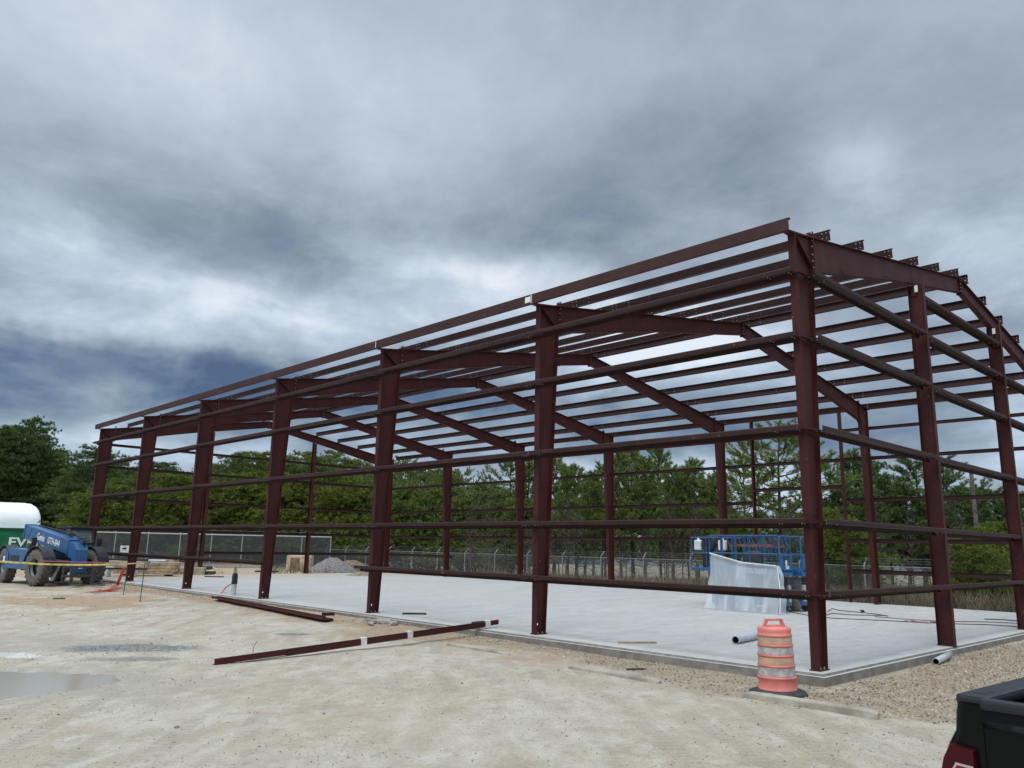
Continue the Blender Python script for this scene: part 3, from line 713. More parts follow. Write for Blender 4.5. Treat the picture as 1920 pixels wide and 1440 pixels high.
    v, f = tufts(np.array([tuple(c) for c in C_]), np.array([tuple(c) for c in Dv]), {'tall': 22, 'young': 12, 'bush': 18, 'open': 13}[kind], {'tall': .42, 'young': .25, 'bush': .30, 'open': .28}[kind], {'tall': .060, 'young': .034, 'bush': .045, 'open': .036}[kind], rg)
    return trunk, (v, f)
PROTO = {}
NAMES = {'tall': 'pine_tree', 'young': 'pine_tree', 'open': 'pine_tree', 'bush': 'pine_sapling', 'bare': 'bare_tree'}
def put_tree(kind, var, leaf, u, vtop, D, label, group, cat='tree', wsc=1.0):
    x, y = at(u, D); zg = H(x, y); Ht = {'tall': 17., 'young': 9., 'bush': 7., 'bare': 10., 'open': 12.}[kind]
    sc_ = (zat(u, vtop, D)-zg)/Ht*1.0; key = (kind, var, leaf)
    if key not in PROTO:
        trunk, cr = tree_proto(kind, 11*var+{'tall': 100, 'young': 200, 'bush': 300, 'bare': 400, 'open': 500}[kind])
        r = empty(NAMES[kind]); trunk.build('trunk', BARK if kind != 'bare' else BARE, r, fix=False)
        if cr: npmesh('crown', cr[0], cr[1], {'D': LF_D, 'M': LF_M, 'Y': LF_Y}[leaf], r)
        PROTO[key] = r; o = r
    else: o = copy_tree(PROTO[key])
    o.location = (x, y, zg); wx = wsc*random.uniform(.9, 1.12)
    o.scale = (sc_**.7*wx, sc_**.7*wx, sc_); o.rotation_euler.z = random.uniform(0, 6.28)
    tag(o, label, cat, group); return o
random.seed(21)
T = put_tree
G_L = 'tall pines at the left forest edge'
T('tall', 0, 'D', 12, 797, 106, 'dark green pine at the left edge of the photo above the white shelter', G_L, wsc=.82)
T('tall', 1, 'D', 34, 784, 108, 'tallest pine of the left forest with a pointed dark crown above the white shelter', G_L, wsc=.82)
T('tall', 2, 'D', 60, 836, 106, 'dark pine right of the tallest pine with a stepped crown', G_L, wsc=.82)
T('tall', 3, 'D', 90, 846, 106, 'small pointed dark pine in the dip of the left treeline', G_L, wsc=.7)
T('tall', 1, 'D', 156, 838, 90, 'round topped pine standing alone left of the steel frame end', G_L, wsc=1.15)
for (u, v, D, k) in [(-25, 800, 96, 2), (0, 815, 84, 3), (45, 815, 100, 0), (75, 862, 94, 1), (105, 868, 102, 0), (122, 880, 92, 2), (138, 868, 100, 3), (176, 853, 97, 0), (20, 880, 80, 1), (60, 890, 82, 2), (105, 900, 84, 3), (-60, 790, 90, 0), (-90, 800, 94, 1)]:
    D = max(D, 104) if u < 110 else D
    T('tall', k, 'D', u, v, D, 'dark pine packed in the dense wood left of the steel frame', 'dark pines of the wood left of the frame', wsc=.78)
for (u, v, D, k) in [(205, 868, 105, 1), (228, 880, 98, 2), (252, 878, 106, 3), (272, 866, 96, 0), (300, 868, 104, 1), (322, 884, 99, 2), (345, 890, 105, 3), (370, 880, 100, 0), (395, 872, 104, 1)]:
    T('tall', k, 'D', u, v, D, 'dark pine seen through the left bays of the frame behind the paler saplings', 'tall pines behind the left bays', wsc=.85)
for (u, v, D, k) in [(425, 852, 98, 2), (452, 850, 103, 3), (478, 848, 97, 0), (505, 850, 102, 1), (530, 858, 99, 2), (562, 850, 104, 3), (590, 856, 96, 0), (620, 846, 101, 1), (648, 862, 98, 2), (672, 872, 103, 3)]:
    T('tall', k, 'M', u, v, D, 'full green pine in the treeline behind the middle left bays', 'green pines behind the middle left bays')
for (u, v, D, k) in [(700, 878, 92, 0), (725, 868, 90, 1), (755, 866, 95, 2), (785, 872, 90, 3), (812, 880, 94, 0), (838, 884, 88, 1), (865, 888, 92, 2), (893, 912, 86, 3), (918, 904, 88, 0)]:
    T('tall' if k != 2 else 'open', k, 'M', u, v, D, 'dense green pine behind the centre of the far side wall', 'dense pines behind the centre bays', wsc=.85)
T('open', 0, 'M', 955, 872, 74, 'green pine with a rounded shoulder left of the second near column', 'pines behind the right bays')
T('young', 0, 'M', 985, 868, 72, 'slim pine peeking out above the girts left of the tall column', 'pines behind the right bays')
yl = [(1040, 868, 70, 0), (1062, 882, 66, 1), (1080, 880, 72, 2), (1112, 890, 64, 3), (1098, 905, 70, 0), (1135, 878, 68, 1), (1163, 854, 63, 2), (1185, 848, 66, 3), (1210, 866, 62, 0), (1238, 843, 65, 1), (1262, 880, 60, 2), (1290, 882, 64, 3), (1308, 872, 61, 0), (1330, 902, 66, 1), (1352, 890, 60, 2)]
for (u, v, D, k) in yl:
    T('young', k, 'M', u, v, D, 'spiky young pine in the open row behind the far side wall', 'young pines behind the right bays', wsc=.95)
T('open', 1, 'M', 1395, 868, 58, 'pine with spreading limbs left of the door opening jamb', 'pines behind the right bays')
T('open', 2, 'M', 1462, 812, 50, 'tall open pine with visible limbs framed by the opening above the blue lifts', 'pines behind the right bays', wsc=1.25)
T('open', 0, 'M', 1548, 868, 56, 'leaning pine right of the corner column', 'pines behind the right bays')
T('young', 2, 'D', 1606, 858, 58, 'dark pine with upright shoots behind the first far column', 'pines behind the right bays', wsc=1.2)
T('young', 3, 'D', 1636, 866, 60, 'dark spiky pine touching the right edge of the first far column', 'pines behind the right bays', wsc=1.1)
T('young', 1, 'D', 1668, 902, 56, 'short dark pine between the far column and the gable column', 'pines behind the right bays')
T('open', 3, 'D', 1728, 864, 60, 'wide pine with layered limbs crossing the first gable column', 'pines behind the right bays', wsc=1.25)
T('open', 1, 'D', 1785, 884, 62, 'layered pine just right of the first gable column', 'pines behind the right bays', wsc=1.1)
for (u, v, D, k) in [(1700, 915, 54, 0), (1755, 925, 56, 2), (1810, 920, 58, 3), (1838, 930, 54, 0), (1872, 925, 60, 1), (1905, 935, 55, 2), (1940, 930, 58, 3), (1580, 925, 54, 1), (1640, 935, 52, 0)]:
    T('young', k, 'D', u, v, D, 'dark green pine in the right hand thicket behind the gable wall', 'dark pines of the right thicket', wsc=1.25)
for (u, v, D, k) in [(165, 935, 78, 0), (195, 918, 80, 1), (225, 908, 82, 2), (255, 905, 84, 3), (285, 895, 83, 0), (318, 900, 80, 1), (350, 905, 82, 2), (380, 912, 79, 3), (412, 900, 82, 0), (445, 905, 80, 1), (480, 898, 83, 2), (512, 905, 81, 3), (545, 900, 79, 0), (580, 908, 82, 1), (612, 900, 80, 2), (648, 910, 78, 3), (682, 915, 80, 0)]:
    T('bush', k, 'Y', u, v, D, 'bushy yellow green young pine in front of the darker wood', 'yellow green saplings behind the left bays', 'young pine', 1.25)
for (u, v, D, k) in [(715, 915, 78, 1), (745, 925, 76, 2), (778, 918, 77, 3), (810, 930, 75, 0), (845, 925, 76, 1), (880, 935, 73, 2), (912, 940, 74, 3), (945, 930, 72, 0), (975, 945, 70, 1)]:
    T('bush', k, 'M', u, v, D, 'mid green bushy pine filling the centre bays', 'bushy pines behind the centre bays', 'young pine', 1.15)
for (u, v, D, k) in [(1385, 975, 46, 2), (1560, 965, 44, 3), (1590, 985, 43, 0), (1845, 1000, 40, 1), (1880, 990, 42, 2), (1820, 1010, 38, 3), (1530, 1000, 45, 2)]:
    T('bush', k, 'Y' if u > 1300 else 'M', u, v, D, 'low yellow green pine bush between the slab and the trees on the right', 'low pine bushes on the right', 'young pine', .8)
rd = random.Random(5)
for k in range(84):
    u = rd.uniform(880, 1930); D = rd.uniform(44, 74)
    T('bare', k % 3, 'D', u, rd.uniform(925, 1005), D, 'thin bare trunk with leafless twigs in the shade of the right hand pines', 'bare saplings under the pines', 'sapling', .9)
# distant wood that closes the view
n = 26000
uu = rng.uniform(-120, 720, n); DD = rng.uniform(106, 118, n); hh = rng.uniform(0, 1, n)
pos = np.array([at(a, b_) for a, b_ in zip(uu, DD)])
topz = np.interp(uu, [-120, 60, 110, 200, 300, 420, 560, 700, 720], [11, 11, 8.2, 9.0, 8.5, 10.2, 10.8, 9.2, 9])*(.8+.35*vnoise(uu, uu*0, 9.))
pos3 = np.stack([pos[:, 0], pos[:, 1], -1+(topz+1)*hh], -1)
v_, f_ = tufts(pos3, np.tile([0, 0, 1.], (n, 1))+rng.normal(0, .3, (n, 3)), 7, .8, .16, rng)
tag(npmesh('distant_wood', v_, f_, LF_D), 'dark mass of the far wood behind the nearer pines on the left', 'wood', kind='stuff')
n = 9000
uu = rng.uniform(690, 2000, n); DD = rng.uniform(78, 90, n); pos = np.array([at(a, b_) for a, b_ in zip(uu, DD)]); hh = rng.uniform(0, 1, n)
topz = np.interp(uu, [690, 900, 1000, 1500, 2000], [8.5, 6.2, 4.6, 3.6, 4.4])*(.7+.5*vnoise(uu, uu*0, 14.))
lowz = np.interp(uu, [690, 950, 1000, 2000], [-1.5, -1.2, .4, .6])
pos3 = np.stack([pos[:, 0], pos[:, 1], lowz+(topz-lowz)*hh], -1)
v_, f_ = tufts(pos3, np.tile([0, 0, 1.], (n, 1))+rng.normal(0, .3, (n, 3)), 7, .7, .13, rng)
tag(npmesh('background_wood', v_, f_, LF_D), 'dark foliage of the wood showing between the pines on the right', 'wood', kind='stuff')
# dry brush behind the slab
def brush(name, n, ufn, Dfn, hfn, mat, label):
    rg = np.random.default_rng(len(name)); vs = []; u = ufn(rg, n); D = Dfn(rg, n); h = hfn(rg, n)
    p = np.array([at(a, b_) for a, b_ in zip(u, D)]); z = height(p[:, 0], p[:, 1]); b0 = np.stack([p[:, 0], p[:, 1], z-.05], -1)
    k = (p[:, 0] > 18.6) | (p[:, 1] > 38); b0 = b0[k]; h = h[k]; n = len(b0)
    d = np.stack([rg.normal(0, .28, n), rg.normal(0, .28, n), np.ones(n)], -1)*h[:, None]; s = np.stack([rg.normal(size=n), rg.normal(size=n), np.zeros(n)], -1)
    s /= np.linalg.norm(s, axis=1, keepdims=True); w = .012+.010*rg.random((n, 1)); mid = b0+d*.5+rg.normal(0, .05, (n, 3))
    v = np.stack([b0-s*w, b0+s*w, mid+s*w*.8, b0+d, mid-s*w*.8], 1).reshape(-1, 3)
    tag(npmesh(name, v, np.arange(n*5).reshape(-1, 5), mat), label, 'brush', kind='stuff')
DRY = pmat('dry_brush_stems', (.20, .16, .11), .9, 0, .35, .7, col2=(.11, .10, .06))
GRS = pmat('olive_weeds', (.11, .12, .05), .9, 0, .3, .5, col2=(.16, .13, .08))
brush('dry_brush', 42000, lambda r, n: r.uniform(900, 1980, n), lambda r, n: 31+r.random(n)**1.3*24, lambda r, n: r.uniform(.3, 1.0, n)*(.35+.9*vnoise(r.uniform(0, 400, n), np.zeros(n), 9)), DRY, 'tan leafless brush and tall dry weeds behind the far edge of the slab')
brush('weeds', 16000, lambda r, n: r.uniform(500, 1980, n), lambda r, n: 31+r.random(n)*34, lambda r, n: r.uniform(.15, .6, n), GRS, 'olive grass and weeds along the fence line')

# far shed, and a pale building added so gaps between the trunks show light
def place(name, u, D, w, d, h, dz, mat, parent, z0=None):
    x, y = at(u, D); mb = MB(); mb.box((0, 0, h/2), (w, d, h)); return mb.build(name, mat, parent)
x, y = at(1210, 165); ang = math.atan2(y-CAM.y, x-CAM.x)-PI/2
wb = empty('backdrop', (x, y, -1.6), ang, 'long pale grey low warehouse building added so gaps between the pine trunks show light', 'building')
mb = MB(); mb.box((0, 0, 2.6), (110, 22, 5.2)); mb.build('wall', pmat('pale_grey_siding', (.23, .245, .25), .6, 0, .06, .3), wb)
mb = MB(); mb.prism([(-11.6, 5.22), (0, 6.9), (11.6, 5.22)], 111, lambda a, b, t_: Vector((t_, a, b))); mb.build('roof', pmat('pale_roof_sheet', (.60, .62, .63), .5, 0, .05, .3), wb)
mb = MB(); mb.box((-20, -11.05, 1.6), (26, .2, 2.2)); mb.build('blue_stripe', pmat('teal_panel', (.07, .13, .17), .6), wb)
x, y = at(1400, 88); ang = math.atan2(y-CAM.y, x-CAM.x)-PI/2
sh = empty('shed', (x, y, -1.6), ang+.3, 'small building with a pale grey gable roof above the blue lift rails', 'building')
mb = MB(); mb.box((0, 0, 1.9), (7, 5, 3.8)); mb.build('wall', pmat('shed_siding', (.30, .31, .32), .7), sh)
mb = MB(); mb.prism([(-3.9, 3.75), (0, 5.3), (3.9, 3.75)], 5.6, lambda a, b, t_: Vector((a, t_, b))); mb.build('roof', MATS['pale_roof_sheet'], sh)
# timber pole in the trees
x, y = at(1834, 44); zt = zat(1832, 873, 44); mb = MB(); mb.tube([(0, 0, -1), (0, 0, zt-H(x, y))], [.13, .09], 10)
tag(mb.build('utility_pole', pmat('weathered_pole', (.14, .11, .09), .9, 0, .3, 4), None, (x, y, H(x, y))), 'weathered brown timber pole rising from the trees right of the gable column', 'pole')

# ------------------------------------------------------------ chain-link fences
def mesh_mat(name, col, op, sc_):
    mt = bpy.data.materials.new(name); mt.use_nodes = True; q = NT(mt.node_tree); b = mt.node_tree.nodes['Principled BSDF']
    uv = q.new('ShaderNodeUVMap').outputs[0]
    def lines(rot):
        s = q.new('ShaderNodeSeparateXYZ'); q.put(s.inputs[0], q.mapping(uv, (1/sc_, 1/sc_, 1), (0, 0, 0), (0, 0, rot)))
        return q.math('LESS_THAN', q.math('ABSOLUTE', q.math('SUBTRACT', q.math('FRACT', s.outputs[0]), .5)), op)
    a = q.math('MAXIMUM', lines(R(45)), lines(R(-45)))
    b.inputs['Base Color'].default_value = (*col, 1); b.inputs['Roughness'].default_value = .5; b.inputs['Metallic'].default_value = .3
    q.put(b.inputs['Alpha'], a); return mt
LINK = mesh_mat('chain_link', (.30, .31, .31), .055, .07)
SCREEN = mesh_mat('dark_fence_screen', (.085, .10, .105), .15, .05)
def fence(name, A, B, n, hgt, arm, label, mm, rail_r, post_r, pm_, ground=True):
    A = Vector(A); B = Vector(B); L = (B-A).length; ang = math.atan2(B.y-A.y, B.x-A.x)
    r = empty(name, (A.x, A.y, 0), ang, label, 'fence')
    zs_ = [H(*(A.lerp(B, k/n))) for k in range(n+1)]; top = max(zs_)+hgt if name == 'screened_fence' else None
    zt_ = [(top or (z+hgt)) for z in zs_]
    mv = []; uvs = []
    for k in range(n+1): mv += [(L*k/n, 0, zs_[k]), (L*k/n, 0, zt_[k])]
    me = bpy.data.meshes.new('chain_link_mesh'); me.from_pydata(mv, [], [(2*k, 2*k+2, 2*k+3, 2*k+1) for k in range(n)]); ul = me.uv_layers.new(name='UVMap')
    for lp in me.loops: v = me.vertices[lp.vertex_index].co; ul.data[lp.index].uv = (v.x, v.z)
    me.materials.append(mm); o = bpy.data.objects.new('chain_link_mesh', me); C.objects.link(o); o.parent = r
    rb = MB(); rb.tube([(L*k/n, .02, zt_[k]) for k in range(n+1)], rail_r, 6); rb.build('top_rail', pm_, r)
    for k in range(n+1):
        pb = MB(); x_ = L*k/n
        pts = [(x_, .04, zs_[k]-.3), (x_, .04, zt_[k]+.04)]
        if arm: pts.append((x_-arm[0], .04+arm[1], zt_[k]+arm[2]))
        pb.tube(pts, [post_r]*2+([post_r*.7] if arm else []), 6); pb.build('post', pm_, r)
    if arm:
        for j in range(3):
            f_ = (j+1)/3; wb_ = MB(); wb_.tube([(L*k/n-arm[0]*f_, .04+arm[1]*f_, zt_[k]+.04+(arm[2]-.04)*f_) for k in range(n+1)], .006, 3); wb_.build('barbed_wire', pm_, r)
    return r
fence('screened_fence', at(152, 63), at(620, 62), 8, 2.32, (.16, 0, .30), 'tall chain-link fence with pale top rail and dark screen left of the gravel pile', SCREEN, .055, .05, pmat('pale_fence_pipe', (.34, .38, .37), .5, .1, .05))
fence('chain_link_fence', (26, 112), (26, -6), 37, 1.85, (.0, .30, .36), 'low galvanised chain-link fence with angled barbed wire arms behind the building', LINK, .022, .038, GALV2)

# ------------------------------------------------------------ traffic barrel and timbers
def zrel(x, y): return H(x, y)
DX, DY = onz(1459, 1297, -.15)[:2]
tbar = empty('traffic_barrel', (DX, DY, zrel(DX, DY)+.0), 0, 'faded orange and white traffic drum with a black rubber foot at the slab corner', 'traffic barrel')
tbar.scale = (.88, .88, .935); tbar.rotation_euler = (R(0), R(-1.2), R(-35))
ORG = pmat('faded_orange_plastic', (.68, .20, .165), .5, 0, .12, 3); PCH = pmat('worn_orange_band', (.52, .30, .19), .55, 0, .2, 9, col2=(.40, .28, .20)); WB = pmat('scuffed_white_band', (.44, .41, .39), .5, 0, .25, 10, col2=(.28, .25, .23))
zs = [.045, .075, .24, .275, .41, .44, .56, .59, .70, .73, .86, .90, .97]
def rr(z): return .305-.05*z
prof = [(rr(.04)+.02, .04), (rr(.05)+.022, .065), (rr(.08), .085), (rr(.24), .235), (rr(.24)+.012, .25), (rr(.26)+.012, .268), (rr(.28)-.006, .278)]
for zb in (.42, .565, .71, .855): prof += [(rr(zb)-.006, zb-.014), (rr(zb)+.008, zb-.004), (rr(zb)+.008, zb+.012), (rr(zb)-.006, zb+.022)]
prof = prof[:7]+[(rr(.40)-.006, .406)]+prof[7:]
prof += [(rr(.93), .915), (rr(.95)+.004, .955), (rr(.96)-.02, .975), (.0, .985)]
mb = MB(); mb.lathe(prof, n=40); mb.build('drum_body', ORG, tbar)
for z0, z1, mm in ((.282, .402, WB), (.446, .548, PCH), (.591, .693, WB), (.736, .838, PCH)):
    mb = MB(); mb.lathe([(rr(z0)-.002, z0), (rr(z1)-.002, z1)], n=40); mb.build('reflective_band', mm, tbar)
mb = MB()
mb.bar((-.13, 0, 1.075), (.13, 0, 1.075), .05, .03); mb.bar((-.17, 0, .965), (-.12, 0, 1.085), .05, .035, up=Vector((0, 1, 0))); mb.bar((.17, 0, .965), (.12, 0, 1.085), .05, .035, up=Vector((0, 1, 0)))
mb.rbox((0, 0, .985), (.30, .10, .03), .01); mb.build('handle', ORG, tbar)
mb = MB(); mb.lathe([(.47, .0), (.47, .035), (.40, .06), (.325, .085), (.30, .085)], n=8, smooth=False); mb.build('rubber_base', pmat('black_rubber', (.035, .037, .04), .7, 0, .3, 5, .003, 30), tbar)
CT = pmat('weathered_parking_bumper', (.36, .32, .26), .9, 0, .22, 3, .008, 22, col2=(.25, .22, .175))
def timber(a, b, w, h, label, sink=0):
    a = Vector((a[0], a[1])); b = Vector((b[0], b[1])); m_ = (a+b)/2; L = (b-a).length; ang = math.atan2(b.y-a.y, b.x-a.x)
    mb = MB(); z = H(m_.x, m_.y)-sink
    sec = [(-w/2, 0), (-w/2*.85, h*.8), (-w/2*.6, h), (w/2*.6, h), (w/2*.85, h*.8), (w/2, 0)]
    n = 14; vs = []; fs = []
    for i in range(n+1):
        q_ = i/n; e = min(q_, 1-q_)*L; tp = min(1, .55+e*4)
        for (aa, bb) in sec: vs.append((L*(q_-.5), aa*tp+random.uniform(-.004, .004), bb*(min(1, .7+e*3))+random.uniform(-.004, .004)))
    for i in range(n):
        for k in range(5): fs.append((i*6+k, i*6+k+1, (i+1)*6+k+1, (i+1)*6+k))
    fs += [tuple(range(6)), tuple(range(n*6, n*6+6))]
    mb.add(vs, fs); o = mb.build('parking_bumper', CT, None, (m_.x, m_.y, z), ang)
    return tag(o, label, 'parking bumper', 'low concrete bumpers lying along the slab')
timber(onz(1393, 1303, -.15), onz(1648, 1343, -.16), .15, .10, 'long weathered concrete bumper in front of the traffic barrel', .01)
timber(onz(1068, 1251, -.16), onz(1238, 1279, -.16), .15, .09, 'half buried concrete bumper left of the traffic barrel', .035)
timber(onz(840, 1208, -.17), onz(955, 1228, -.17), .15, .09, 'half buried concrete bumper beside the taped steel bundle', .035)

# ------------------------------------------------------------ loose steel on the ground
def zpiece(mb, p, q, fl=1, mi=0, w=.2, V=None):
    p = Vector(p); q = Vector(q); d = (q-p).normalized(); U = Vector((0, 0, 1)).cross(d).normalized(); V = V or U.cross(d)*-1
    if V.z < 0: V = -V
    mb.strip([(-.10, .065*fl), (-.10, 0), (.10, 0), (.10, -.065*fl)] if w == .2 else [(-.05, .05*fl), (-.05, 0), (.05, 0), (.05, -.05*fl)], .004, p, q, U, V, mi)
a = onz(402, 1241, -.17); a.z = H(a.x, a.y)+.05; b = Vector((.72, 7.86, .13)); b = onz(935, 1166, .12)
gb = empty('steel_bundle', (0, 0, 0), 0, 'long dark red steel angle bundle with white tape bands resting across the slab edge', 'steel bundle')
d = (b-a).normalized(); U = Vector((0, 0, 1)).cross(d).normalized(); V = d.cross(U)
if V.z < 0: V = -V
mb = MB(); mb.strip([(.0, .05), (.0, -.05), (.09, -.05)], .005, a, b, U, V); mb.build('angle_bar', STEEL, gb)
mb = MB(); a2 = a.lerp(b, .20); b2 = a.lerp(b, .93); mb.strip([(.012, .045), (.012, -.04), (-.06, -.04)], .005, a2-V*.02, b2-V*.02, -U, V); mb.build('angle_bar', STEEL, gb)
mb = MB(); mb.bar(a.lerp(b, .01)-V*.075+U*.04, a.lerp(b, .95)-V*.075+U*.04, .03, .012); mb.build('packing_strip', pmat('grey_strip', (.22, .20, .18), .8), gb)
for tt in (.445, .615, .945):
    c = a.lerp(b, tt); mb = MB(); mb.bar(c-d*.05, c+d*.05, .125, .135, up=V); mb.build('tape_band', BANDW, gb)
mb = MB(); c = a.lerp(b, .905); mb.bar(c-d*.16+V*.06, c+d*.14+V*.055, .10, .03, up=V); mb.build('wooden_block', GRIME, gb)
A1 = onz(402, 1124, -.10); B1 = onz(612, 1165, -.12)
for k, (dy, l0, l1, lab) in enumerate(((0, 0, 1, 'red primed Z girt lying on the dirt by the slab, outer one of two'), (.14, .01, .985, 'red primed Z girt lying on the dirt by the slab, the one nearer the concrete'))):
    p = A1.lerp(B1, l0); q_ = A1.lerp(B1, l1); d_ = (q_-p).normalized(); sd_ = Vector((0, 0, 1)).cross(d_)
    if sd_.x < 0: sd_ = -sd_
    for v_ in (p, q_): v_ += sd_*dy; v_.z = H(v_.x, v_.y)+.075
    mb = MB(); zpiece(mb, p, q_, 1); tag(mb.build('loose_girt', STEEL), lab, 'steel girt', 'loose girts beside the slab')
mb = MB(); e = B1.copy(); mb.bar(e+Vector((.10, .35, H(e.x, e.y)-e.z+.17)), e+Vector((.42, .38, H(e.x, e.y)-e.z+.16)), .10, .07); tag(mb.build('steel_offcut', STEEL), 'short rusty steel offcut on the right end of the lying girts', 'offcut')

# ------------------------------------------------------------ pipes, stub, debris
def pipe(p, q, r, label, ins=True, mat=PVC):
    p = Vector(p); q = Vector(q); d = (q-p); L = d.length; rot = d.to_track_quat('Z', 'Y')
    mb = MB(); mb.lathe([(r*.86, .002), (r, 0), (r, L), (r*.86, L-.002)], n=20); mb.lathe([(r*.86, .002), (r*.86, L-.002)], n=20, mi=1)
    o = mb.build('plastic_pipe', [mat, PVCIN], None, p, fix=False); o.rotation_euler = rot.to_euler(); return tag(o, label, 'pipe')
pipe(onz(1379, 1200, .075), onz(1460, 1184, .075), .075, 'grey plastic pipe lying on the slab behind the traffic barrel')
p = onz(1786, 1238, -.06); q_ = onz(1820, 1223, -.03); p.y = -.45; p.z = H(p.x, p.y)+.06; pipe(p, (p.x+1.0, -.37, H(p.x+1, -.4)+.085), .06, 'short grey pipe offcut on the gravel below the gable column')
SP = onz(437, 1116, 0); hS = .93
st = empty('conduit_stub', (SP.x, SP.y, 0), 0, 'upright grey conduit stub with black taped cap standing on the slab edge', 'conduit')
mb = MB(); mb.tube([(0, 0, 0), (.01, 0, .42)], .085, 12); mb.build('pipe', PVC, st)
mb = MB(); mb.lathe([(.088, .36), (.10, .42), (.088, .50), (.10, .58), (.085, .66), (.07, .72), (.0, .725)], (.01, 0, 0), 12); mb.build('tape_wrap', BLACK, st)
mb = MB(); mb.lathe([(.055, .72), (.06, .80), (.045, .86), (.035, .93), (0, .93)], (.01, 0, 0), 10); mb.build('cap', pmat('tan_cloth', (.50, .40, .30), .8), st)
def ribbon(name, pts, w, th, mat, label, cat='strap'):
    mb = MB(); P_ = [Vector(p) for p in pts]
    for a_, b_ in zip(P_[:-1], P_[1:]): mb.bar(a_, b_+(b_-a_)*.03, w, th)
    return tag(mb.build(name, mat), label, cat)
g = lambda u, v, z: onz(u, v, z)
ribbon('red_ribbon', [SP+Vector((-.08, 0, .38)), g(424, 1101, .2), g(415, 1112, .02), g(404, 1118, -.08), g(390, 1121, -.11)], .05, .006, RED, 'red ribbon running from the conduit stub down to the dirt')
p1_ = g(169, 1115, -.23); p2_ = g(203, 1113, -.23)
ribbon('red_webbing', [Vector((p1_.x, p1_.y, H(p1_.x, p1_.y)+.03)), Vector((p2_.x, p2_.y, H(p2_.x, p2_.y)+.05)), g(220, 1096, -.02), g(233, 1065, .75)], .10, .02, RED, 'red webbing strap trailing from the stake to a heap on the ground')
mb = MB()
for k in range(14):
    a_ = p1_.lerp(p2_, random.random())+Vector((random.uniform(-.15, .15), random.uniform(-.2, .2), 0)); a_.z = H(a_.x, a_.y)+random.uniform(.02, .08)
    mb.bar(a_, a_+Vector((random.uniform(-.5, .5), random.uniform(-.4, .4), random.uniform(-.03, .04))), .08, .012)
tag(mb.build('strap_heap', RED), 'heap of crumpled red webbing on the dirt beside the lift truck', 'strap')
def stake(u, v, vt, label):
    p = g(u, v, -.2); p.z = H(p.x, p.y); D = math.hypot(p.x-CAM.x, p.y-CAM.y); zt = zat(u+3, vt, D)
    mb = MB(); mb.tube([(0, 0, -.1), (.02, .01, (zt-p.z)*.5), (.03, .02, zt-p.z)], .014, 6); return tag(mb.build('rebar_stake', GRIME, None, p), label, 'stake', 'rebar stakes holding the caution tape'), Vector((p.x+.02, p.y, zt))
_, S1 = stake(262, 1131, 1050, 'taller black rebar stake in the dirt left of the lying girts')
_, S2 = stake(231, 1118, 1055, 'shorter rebar stake at the end of the red strap')
# caution tape: from beyond the left edge past the vehicle to the stakes
pL = Vector((*at(-40, 30.5), 0)); pL.z = zat(-40, 1049, 30.5); mb = MB(); N_ = 14; e = Vector((S1.x, S1.y, S1.z-.10))
for k in range(N_):
    a_ = pL.lerp(e, k/N_); b_ = pL.lerp(e, (k+1)/N_); a_.z -= .10*math.sin(PI*k/N_); b_.z -= .10*math.sin(PI*(k+1)/N_)
    mb.bar(a_, b_, .006, .055 if k < 11 else .025)
tag(mb.build('caution_tape', TAPE), 'yellow caution tape stretched low in front of the blue lift truck', 'caution tape')
ribbon('string_line', [Vector((*at(84, 34), zat(84, 1052, 34))), Vector((S2.x, S2.y, S2.z-.02)), Vector((S1.x, S1.y, S1.z-.08))], .02, .02, PINK, 'thin pink string line above the caution tape', 'string')
# extension cords on the slab
CORD = pmat('dark_cord', (.07, .06, .06), .6); CORDR = pmat('red_cord', (.24, .09, .09), .6)
def cord(name, pts, mat, label, r=.012):
    P_ = [g(u, v, .012) for u, v in pts]; mb = MB(); mb.tube(P_, r, 5); return tag(mb.build(name, mat), label, 'cord')
cord('extension_cord', [(1552, 1147), (1560, 1141), (1572, 1144), (1590, 1146), (1610, 1148), (1640, 1151), (1665, 1155), (1655, 1154), (1600, 1153), (1560, 1150), (1550, 1153)], CORD, 'dark cord looped on the slab right of the corner column')
cord('extension_cord', [(1480, 1146), (1495, 1150), (1530, 1156), (1560, 1159), (1650, 1163), (1725, 1167), (1800, 1170), (1850, 1171), (1910, 1175), (1960, 1178)], CORD, 'long dark cord running across the slab to the right edge')
cord('extension_cord', [(1640, 1156), (1700, 1161), (1750, 1164), (1780, 1165), (1850, 1166), (1920, 1169), (1960, 1170)], CORDR, 'thin reddish cord lying just behind the long dark cord')
cord('steel_rod', [(1846, 1161), (1880, 1162), (1930, 1166)], CORD, 'dark rod on the far part of the slab beside the second gable column', .02)
mb = MB(); c0 = g(1735, 1165, .02)
for k in range(12): a_ = c0+Vector((random.uniform(-.5, .5), random.uniform(-.5, .5), .0)); mb.bar(a_, a_+Vector((random.uniform(-.35, .35), random.uniform(-.35, .35), 0)), .06, .02)
tag(mb.build('cord_coil', pmat('faded_red_cord', (.36, .14, .14), .6)), 'coil of faded red cord on the slab near the first gable column', 'cord')
c0 = g(1617, 1147, .03); mb = MB(); mb.rbox((0, 0, .02), (.32, .10, .05), .01); tag(mb.build('power_strip', BLACK, None, c0, .5), 'small black tool lying on the looped cord', 'tool')
def chip(name, u, v, dims, mat, label, rz, z=None):
    c0 = g(u, v, 0 if z is None else z)
    if z is not None: c0.z = H(c0.x, c0.y)
    mb = MB(); mb.rbox((0, 0, dims[2]/2), dims, dims[2]*.2); return tag(mb.build(name, mat, None, c0, rz), label, 'scrap')
chip('wood_scrap', 1195, 1206, (.75, .09, .03), WOOD, 'small tan board lying on the slab near its front edge', -.65)
